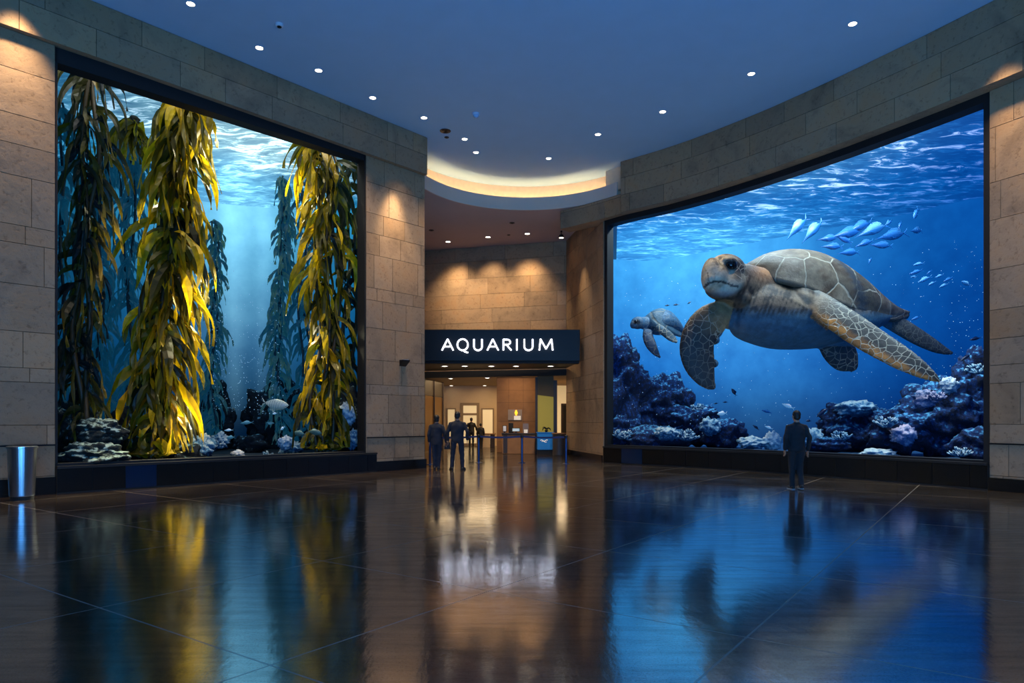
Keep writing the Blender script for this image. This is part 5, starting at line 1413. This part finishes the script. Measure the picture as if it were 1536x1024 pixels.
monitor('pale blue monitor on the ticket desk, middle one', 768, 780, 641.5, DD+.12, .06, 'screen')
monitor('narrow grey card terminal at the left end of the ticket desk', 754, 760, 638, DD+.15, .05, 'trimw')
t = thing('leaflet_holder', 'clear grey leaflet holder at the right end of the ticket desk', 'leaflet holder', (xx(789, DD), DD+.2, .96))
mb = MB(); mb.box((xx(784.5, DD), DD+.2, .962), (xx(793, DD), DD+.22, zz(635, DD))); mb.build('back', plain('grey_acrylic', (128, 108, 88), .4), t)
mb = MB(); mb.box((xx(786, DD), DD+.13, .962), (xx(791.5, DD), DD+.19, 1.12)); mb.build('leaflets', M['paper'], t)
mb = MB(); mb.box((xx(763, DD), DD+.4, .962), (xx(770, DD), DD+.62, zz(634, DD)), .02); o = mb.build('printer', M['black']); tag(o, 'small black printer behind the card terminal on the ticket desk', 'printer')

# booth with the olive lit window, blue counter below
BD = 31.6
t = thing('ticket_booth', 'dark framed ticket booth with an olive lit window right of the pillar', 'booth', (xx(820, BD), BD, 0))
mb = MB()
mb.box((xx(803, BD), BD-.02, 0), (xx(806.5, BD), BD+.25, 3.55)); mb.box((xx(830.5, BD), BD+.1, 0), (xx(836, BD), BD+.4, 3.4)); mb.build('frame', M['bronze_dk'], t)
mb = MB(); mb.hexa([(xx(806.5, BD), BD, zz(592, BD)), (xx(830.5, BD), BD+.1, zz(595, BD)), (xx(830.5, BD), BD+.2, zz(595, BD)), (xx(806.5, BD), BD+.1, zz(592, BD)), (xx(806.5, BD), BD, zz(557, BD)), (xx(830.5, BD), BD+.1, zz(564, BD)), (xx(830.5, BD), BD+.2, zz(564, BD)), (xx(806.5, BD), BD+.1, zz(557, BD))]); mb.build('upper_panel', plain('booth_panel', (92, 74, 38), .6), t)
mb = MB(); mb.hexa([(xx(806.5, BD), BD+.06, .98), (xx(830.5, BD), BD+.14, .98), (xx(830.5, BD), BD+.18, .98), (xx(806.5, BD), BD+.1, .98), (xx(806.5, BD), BD+.06, zz(592, BD)), (xx(830.5, BD), BD+.14, zz(595, BD)), (xx(830.5, BD), BD+.18, zz(595, BD)), (xx(806.5, BD), BD+.1, zz(592, BD))]); mb.build('window', M['olive'], t)
CD = 30.6
t = thing('service_counter', 'bright blue service counter with a white wave mark under the booth window', 'counter', (xx(818, CD), CD, 0))
mb = MB(); mb.box((xx(806, CD), CD, .22), (xx(830.5, CD), CD+.75, .98), .02); mb.build('counter_front', M['blue_c'], t)
mb = MB(); mb.box((xx(806.5, CD), CD+.03, 0), (xx(830, CD), CD+.72, .22)); mb.build('counter_base', M['black'], t)
mb = MB(); mb.box((xx(805, CD), CD-.03, .98), (xx(831.5, CD), CD+.8, 1.01)); mb.build('counter_top', M['blue_c'], t)
mb = MB()
for off, w in ((0, .035), (-.05, .025)):
    stroke(mb, [(xx(810.5+i*1.1+(2 if off else 0), CD), zz(660.5, CD)+off+.03*math.sin(i*.9)) for i in range(11 if not off else 8)], w, CD-.008, CD-.001)
mb.build('wave_mark', M['paper'], t)
t = thing('potted_plant', 'tiny dark plant standing on the blue counter before the olive window', 'plant', (xx(819.5, CD+.3), CD+.3, 1.01))
pc = Vector((xx(819.5, CD+.3), CD+.3, 1.01)); mb = MB(); mb.lathe([(.05, .002), (.07, .10), (.065, .10), (.06, .08)], pc, 12); mb.build('pot', M['dark'], t)
mb = MB(); rr = random.Random(4)
for i in range(14):
    az = rr.uniform(0, 6.28); blade(mb, pc+Vector((0, 0, .09)), (math.cos(az)*.5, math.sin(az)*.5, 1.6), .3, .045, rr, lin((24, 30, 16)), lin((24, 30, 16)))
mb.build('leaves', plain('dark_leaf', (22, 28, 16), .6), t)
# round grey desk right of the blue counter
RD = 29.6
t = thing('reception_desk', 'rounded grey-brown desk end right of the blue counter', 'desk', (xx(840, RD), RD+.5, 0))
mb = MB(); mb.lathe([(.26, 0), (.28, .03), (.28, .90), (.26, .93)], (xx(839.5, RD), RD+.45, 0), 28); mb.build('desk_body', plain('grey_panel', (66, 58, 52), .5), t, smooth=False)
mb = MB(); mb.lathe([(.30, .93), (.315, .95), (.315, .98), (.30, .99)], (xx(839.5, RD), RD+.45, 0), 28); mb.build('desk_top', M['pillar'], t)
# far counter with white front below the bright windows
KD = 39.0
t = thing('lobby_counter', 'far lobby counter with cream front and dark ends below the bright window', 'counter', (xx(730, KD), KD, 0))
mb = MB(); mb.box((xx(714, KD), KD-.05, zz(650, KD)-.05), (xx(744, KD), KD+.6, zz(650, KD))); mb.build('counter_top', M['pillar'], t)
mb = MB(); mb.box((xx(724, KD), KD, 0), (xx(735, KD), KD+.05, zz(650, KD)-.052)); mb.build('cream_front', M['lobby_wall'], t)
mb = MB(); mb.box((xx(735.2, KD), KD, 0), (xx(742, KD), KD+.5, zz(650, KD)-.052)); mb.box((xx(716, KD), KD, 0), (xx(723.8, KD), KD+.5, zz(650, KD)-.052)); mb.build('dark_end', M['bronze_dk'], t)

# barrier posts and belts
SPX = [(645, 696.5), (718, 693.5), (783, 694), (849, 695.5)]
SLB = ['barrier post at the left end beside the shorter person', 'barrier post right of the couple, in front of the lobby door', 'barrier post in the middle in front of the ticket desk', 'barrier post at the right end against the stone pier']
tops = []
proto = None
for (px, py), lb in zip(SPX, SLB):
    d = F*H/(py-HOR); b0 = Vector((xx(px, d), d, 0))
    if proto is None:
        proto = t = thing('barrier_post', lb, 'barrier post', b0, 'barrier posts at the entrance')
        mb = MB(); mb.lathe([(.13, 0), (.13, .012), (.06, .022), (.05, .022)], b0, 24); mb.build('base', M['post'], t)
        mb = MB(); mb.lathe([(.042, .02), (.042, .90)], b0, 18); mb.build('pole', M['post'], t, smooth=False)
        mb = MB(); mb.lathe([(.05, .90), (.056, .92), (.056, 1.0), (.045, 1.015), (.01, 1.02)], b0, 18); mb.build('cap', M['dark'], t)
    else:
        t = dup(proto, lb); t.location = b0
    tops.append(b0)
BL = ['blue barrier belt from the left post passing behind the couple', 'blue barrier belt between the door post and the ticket desk post', 'blue barrier belt between the ticket desk post and the right end post']
for a, b, lb in zip(tops, tops[1:], BL):
    mb = MB(); rs = []
    for i in range(17):
        k = i/16; dv = (b-a).normalized(); q = (a+dv*.06).lerp(b-dv*.06, k); z = .965-.03*math.sin(PI*k)
        rs.append([Vector((q.x, q.y-.003, z-.045)), Vector((q.x, q.y+.003, z-.045)), Vector((q.x, q.y+.003, z+.02)), Vector((q.x, q.y-.003, z+.02))])
    mb.rings(rs); o = mb.build('barrier_belt', M['belt']); tag(o, lb, 'barrier belt', 'barrier belts at the entrance')

# litter bin by the left pier
d = 13.35; bx = Vector((xx(33, d), d, 0))
t = thing('litter_bin', 'tapered brushed steel litter bin against the stone pier at the left', 'bin', bx)
mb = MB(); mb.lathe([(.205, .07), (.21, .085), (.245, 1.0), (.235, 1.0)], bx, 48); mb.build('body', M['steel'], t, smooth=False)
mb = MB(); mb.lathe([(.195, 0), (.20, .07)], bx, 40); mb.build('base', M['black'], t)
mb = MB(); mb.lathe([(.243, 1.0), (.262, 1.005), (.262, 1.035), (.245, 1.045), (.17, 1.04), (.16, .98)], bx, 48); mb.build('rim', M['steel'], t, smooth=False)

# small wedge wall lamp on the left corner pier
u = LP.near_px(604); q = LP.at(u, .0); zc = zz(543, q.y)
t = thing('wall_lamp', 'tiny dark wedge wall lamp on the stone pier left of the sign', 'lamp', (q.x, q.y, zc))
a, b = LP.at(u-.13, .003), LP.at(u+.13, .003); a2, b2 = LP.at(u-.13, .2), LP.at(u+.13, .2)
mb = MB(); mb.rings([[Vector((*a, zc-.13)), Vector((*a, zc+.06)), Vector((*a2, zc+.06)), Vector((*a2, zc+.03))], [Vector((*b, zc-.13)), Vector((*b, zc+.06)), Vector((*b2, zc+.06)), Vector((*b2, zc+.03))]]); mb.build('housing', M['dark'], t)
mb = MB(); mb.rings([[Vector((*LP.at(u+s, .03), zc+.062)), Vector((*LP.at(u+s, .03), zc+.07)), Vector((*LP.at(u+s, .17), zc+.07)), Vector((*LP.at(u+s, .17), zc+.062))] for s in (-.1, .1)]); mb.build('lens', M['trimw'], t)

# ------------------------------------------------------------------ ceiling fittings
def on_ceiling(px, py, z): 
    d = (z-H)*F/(HOR-py); return Vector((xx(px, d), d, z))
DL = [(286, 5, 'nearest downlight above the kelp wall, at the top edge of the picture'), (389, 71, 'second downlight of the row along the kelp wall'), (478, 105, 'third downlight of the row along the kelp wall'),
      (559, 146, 'fourth downlight of the row along the kelp wall'), (636, 176, 'fifth downlight of the kelp wall row, above the wall corner'), (697, 208, 'downlight beside the dark ceiling vents'),
      (714, 228, 'downlight nearest the lit cove on the left'), (823, 237, 'downlight nearest the lit cove on the right'), (897, 201, 'last downlight of the turtle wall row, farthest from the viewer'),
      (994, 167, 'downlight of the turtle wall row above the left part of the display'), (1127, 110, 'downlight of the turtle wall row above the giant turtle'), (1279, 35, 'nearest and largest downlight above the turtle wall')]
protoL = None
LAMPS = []
def downlight(lb, loc, r, grp):
    global protoL
    if protoL is None:
        protoL = t = thing('ceiling_downlight', lb, 'ceiling light', loc, grp)
        b0 = Vector(loc)
        mb = MB(); mb.lathe([(1.0*r, -.001), (1.25*r, -.004), (1.3*r, -.015), (1.05*r, -.02), (1.0*r, -.012)], b0, 24); mb.build('trim_ring', M['trimw'], t)
        mb = MB(); mb.lathe([(.97*r, -.004), (.97*r, -.014), (.5*r, -.02), (.02, -.022)], b0, 24); mb.build('lens', M['lens'], t)
        protoL['r0'] = r
    else:
        t = dup(protoL, lb); t.location = loc; s = r/protoL['r0']; t.scale = (s, s, s); t['group'] = grp
    LAMPS.append(Vector(loc)); return t
for px, py, lb in DL: downlight(lb, on_ceiling(px, py, CEIL), .085, 'downlights in the blue ceiling')
for px, py, lb in ((672, 362, 'left downlight in the low ceiling over the entrance'), (732, 355, 'middle downlight in the low ceiling over the entrance'), (791, 350, 'right downlight in the low ceiling over the entrance')):
    downlight(lb, on_ceiling(px, py, 9.55), .10, 'downlights in the low entrance ceiling')
for px, lb in ((667, 'first small canopy light under the sign from the left'), (697, 'second small canopy light under the sign from the left'), (737, 'third small canopy light under the sign, in the middle'), (774, 'fourth small canopy light under the sign from the left'), (826, 'last small canopy light under the right part of the sign')):
    downlight(lb, Vector((xx(px, 29.0), 29.0, 3.86)), .12, 'small canopy lights under the sign')
for px, py, lb in ((676, 567, 'left lobby ceiling light, front row'), (701, 564, 'middle lobby ceiling light, front row'), (731, 566, 'right lobby ceiling light, front row'), (677, 580, 'left lobby ceiling light, back row'), (727, 578, 'right lobby ceiling light, back row')):
    dd = (LZ-H)*F/(HOR-py); dd = min(dd, 40.6); downlight(lb, Vector((xx(px, dd), dd, LZ)), .11, 'lobby ceiling lights')
# adjustable spot on the low ceiling edge
q = on_ceiling(842, 346, 9.55)
t = thing('ceiling_spotlight', 'small projecting spotlight under the low ceiling at the right stone pier', 'ceiling light', q)
mb = MB(); mb.lathe([(.04, -.001), (.04, -.05), (.02, -.055), (.02, -.16)], q, 14); mb.build('stem', M['dark'], t)
mb = MB(); mb.lathe([(.05, -.16), (.09, -.18), (.10, -.30), (.09, -.30)], q, 18); mb.build('lamp_head', M['dark'], t)
mb = MB(); mb.lathe([(.088, -.285), (.088, -.302), (.02, -.306)], q, 18); mb.build('lens', M['lens'], t)
# detectors and vents
q = on_ceiling(419, 36, CEIL)
t = thing('smoke_detector', 'pale round smoke detector on the blue ceiling above the kelp wall', 'smoke detector', q)
mb = MB(); mb.lathe([(.09, -.001), (.09, -.03), (.075, -.06), (.02, -.065)], q, 20); mb.build('housing', M['trimw'], t)
mb = MB(); mb.lathe([(.05, -.062), (.05, -.075), (.01, -.078)], q, 16); mb.build('sensor', M['dark'], t)
q = on_ceiling(714, 170, CEIL)
t = thing('security_camera', 'small glossy blue dome camera on the ceiling right of the fifth downlight', 'camera', q)
mb = MB(); mb.lathe([(.11, -.001), (.11, -.05), (.10, -.055)], q, 20); mb.build('mount', M['lens_blue'], t)
mb = MB(); mb.ell(q+Vector((0, 0, -.055)), (.09, .09, .085), n=18, m=10); mb.build('dome', plain('dome', (150, 190, 230), .15), t, smooth=True)
def vent(lb, q, r, grp):
    t = thing('ceiling_vent', lb, 'vent', q, grp)
    mb = MB(); mb.lathe([(r, -.001), (r*1.1, -.008), (r*1.05, -.02), (r*.85, -.022)], q, 24); mb.build('rim', M['dark'], t)
    for k in (.62, .36, .12):
        mb = MB(); mb.lathe([(r*k+r*.14, -.012), (r*k+r*.12, -.02), (r*k, -.028), (max(r*k-r*.05, .004), -.024)], q, 20); mb.build('louvre', M['dark'], t)
vent('larger round dark vent in the blue ceiling near the lit cove', on_ceiling(668, 196, CEIL), .16, 'vents in the blue ceiling')
vent('tiny dark vent just below the larger round ceiling vent', on_ceiling(670, 205.5, CEIL), .07, 'vents in the blue ceiling')
vent('small dark vent at the left of the low entrance ceiling', on_ceiling(647, 345, 9.55), .10, 'vents in the low entrance ceiling')
vent('small dark vent high in the low entrance ceiling near the lip', on_ceiling(768, 334, 9.55), .10, 'vents in the low entrance ceiling')
vent('smallest dark vent between the middle and right entrance downlights', on_ceiling(763, 352, 9.55), .07, 'vents in the low entrance ceiling')

# ------------------------------------------------------------------ lights
def lamp(nm, typ, loc, energy, color, target=None, **kw):
    l = bpy.data.lights.new(nm, typ); l.energy = energy; l.color = color
    for k, v in kw.items(): setattr(l, k, v)
    o = bpy.data.objects.new(nm, l); COL.objects.link(o); o.location = loc
    if target is not None: o.rotation_euler = (Vector(target)-Vector(loc)).to_track_quat('-Z', 'Y').to_euler()
    return o
WARM = (1., .74, .44)
for q in LAMPS[:12]:
    lamp('downlight_beam', 'SPOT', q+Vector((0, 0, -.05)), 620, (1., .76, .48), q+Vector((0, 0, -5)), spot_size=math.radians(75), spot_blend=.9, shadow_soft_size=.05)
for q in LAMPS[12:15]:
    lamp('entrance_beam', 'SPOT', q+Vector((0, -.0, -.05)), 450, WARM, q+Vector((0, .25, -5)), spot_size=math.radians(62), spot_blend=.9, shadow_soft_size=.05)
for px in (690, 742, 796):     # wall washers close to the back wall
    u = REAR.near_px(px); q = REAR.at(u, .95); lamp('wall_washer', 'SPOT', (q.x, q.y, 9.45), 800, WARM, (q.x, q.y+.75, 6), spot_size=math.radians(90), spot_blend=1., shadow_soft_size=.25)
def washer(path, u, z, off, e, size=50):
    q = path.at(u, off); p2 = path.at(u, off*.25); lamp('wall_washer', 'SPOT', (q.x, q.y, z), e, WARM, (p2.x, p2.y, z-5), spot_size=math.radians(size), spot_blend=1., shadow_soft_size=.08)
washer(LP, LU-.75, 10.4, .62, 1250, 62); washer(LP, LU-3.2, 10.4, .7, 1200, 62)
washer(LP, LP.near_px(590), 9.35, .45, 1100, 52)
washer(RP, RP.near_px(1522), 9.9, .95, 800, 60); washer(RP, RP.near_px(1640), 9.9, .95, 800, 60)
q = on_ceiling(842, 346, 9.2); lamp('spot_beam', 'SPOT', q+Vector((0, 0, -.05)), 420, WARM, q+Vector((.4, -.3, -5)), spot_size=math.radians(60), spot_blend=.8, shadow_soft_size=.04)
# lobby
for x, y, e in ((-2.5, 34.5, 80), (-1.2, 38.5, 80), (2.6, 37, 80)):
    lamp('lobby_area_light', 'AREA', (x, y, 3.5 if y > 30.5 else 3.8), e, (1., .70, .38), (x, y, 0), size=1.2 if x > 0 else 3.)
for q in LAMPS[15:20]:
    lamp('canopy_beam', 'SPOT', q+Vector((0, 0, -.05)), 130, WARM, q+Vector((0, 1.6, -3)), spot_size=math.radians(110), spot_blend=1., shadow_soft_size=.04)
# display niches
lamp('lobby_area_light', 'AREA', (.3, 31.9, 3.5), 30, (1., .68, .36), (.2, 33.4, .8), size=1.0)  # fill added to warm the stone pillar, no fitting there
def niche(loc, tgt, e, col, sx, sy=.5): lamp('display_fill', 'AREA', loc, e, col, tgt, shape='RECTANGLE', size=sx, size_y=sy)  # unseen area light added above an opening to light the display contents
for px, back in ((960, 1.6), (1100, 1.3), (1220, 1.1), (1340, 1.1), (1450, 1.1)):
    u = RP.near_px(px); q = RP.at(u, -back); g = RP.at(u, -3.4); niche((q.x, q.y, 9.95), (g.x, g.y, 3.5), 300, (.66, .88, 1.), 2.2)
for u in (1.2, 3.2, 5.2, 7.2):
    q = LP.at(LU+u, -.75); g = LP.at(LU+u, -2.2); niche((q.x, q.y, 10.2), (g.x, g.y, 3), 26, (.95, .95, .85), 1.6, .4)
# unseen warm spots added beside the strands to brighten the kelp
for a, tg, e in (((376, 190, 18.9), (262, 330, 17.6), 1200), ((380, 400, 18.7), (250, 520, 17.2), 1700), ((352, 600, 18.2), (240, 650, 17), 800), ((392, 260, 21.2), (484, 330, 20.6), 1000), ((398, 470, 20.9), (486, 560, 20.4), 800), ((232, 300, 17.6), (128, 420, 16.2), 350)):
    lamp('kelp_side_fill', 'SPOT', P(*a), e, (1., .93, .62), P(*tg), spot_size=math.radians(76), spot_blend=1., shadow_soft_size=.15)
# unseen blue fill light added behind the viewer to brighten the ceiling
lamp('ceiling_fill', 'AREA', (2, -3.5, .6), 3600, (.10, .42, 1.), (2, 3, 11), shape='RECTANGLE', size=14, size_y=3)
w = bpy.data.worlds.new('ambient_fill'); SC.world = w; w.use_nodes = True  # dim blue ambient fill added, entering by the open rear
w.node_tree.nodes['Background'].inputs[0].default_value = (.16, .34, .75, 1); w.node_tree.nodes['Background'].inputs[1].default_value = .10

# ------------------------------------------------------------------ camera and view
cd = bpy.data.cameras.new('camera'); cam = bpy.data.objects.new('camera', cd); COL.objects.link(cam)
cam.location = (0, 0, H); cam.rotation_euler = (PI/2, 0, 0); cd.sensor_width = 36; cd.lens = 36*F/1536; cd.shift_y = (HOR-512)/1536; cd.clip_end = 200
SC.camera = cam
SC.view_settings.view_transform = 'Standard'; SC.view_settings.look = 'None'; SC.view_settings.exposure = 0; SC.view_settings.gamma = 1
SC.cycles.max_bounces = 6; SC.cycles.diffuse_bounces = 3; SC.cycles.glossy_bounces = 3; SC.cycles.transmission_bounces = 2; SC.cycles.sample_clamp_indirect = 6
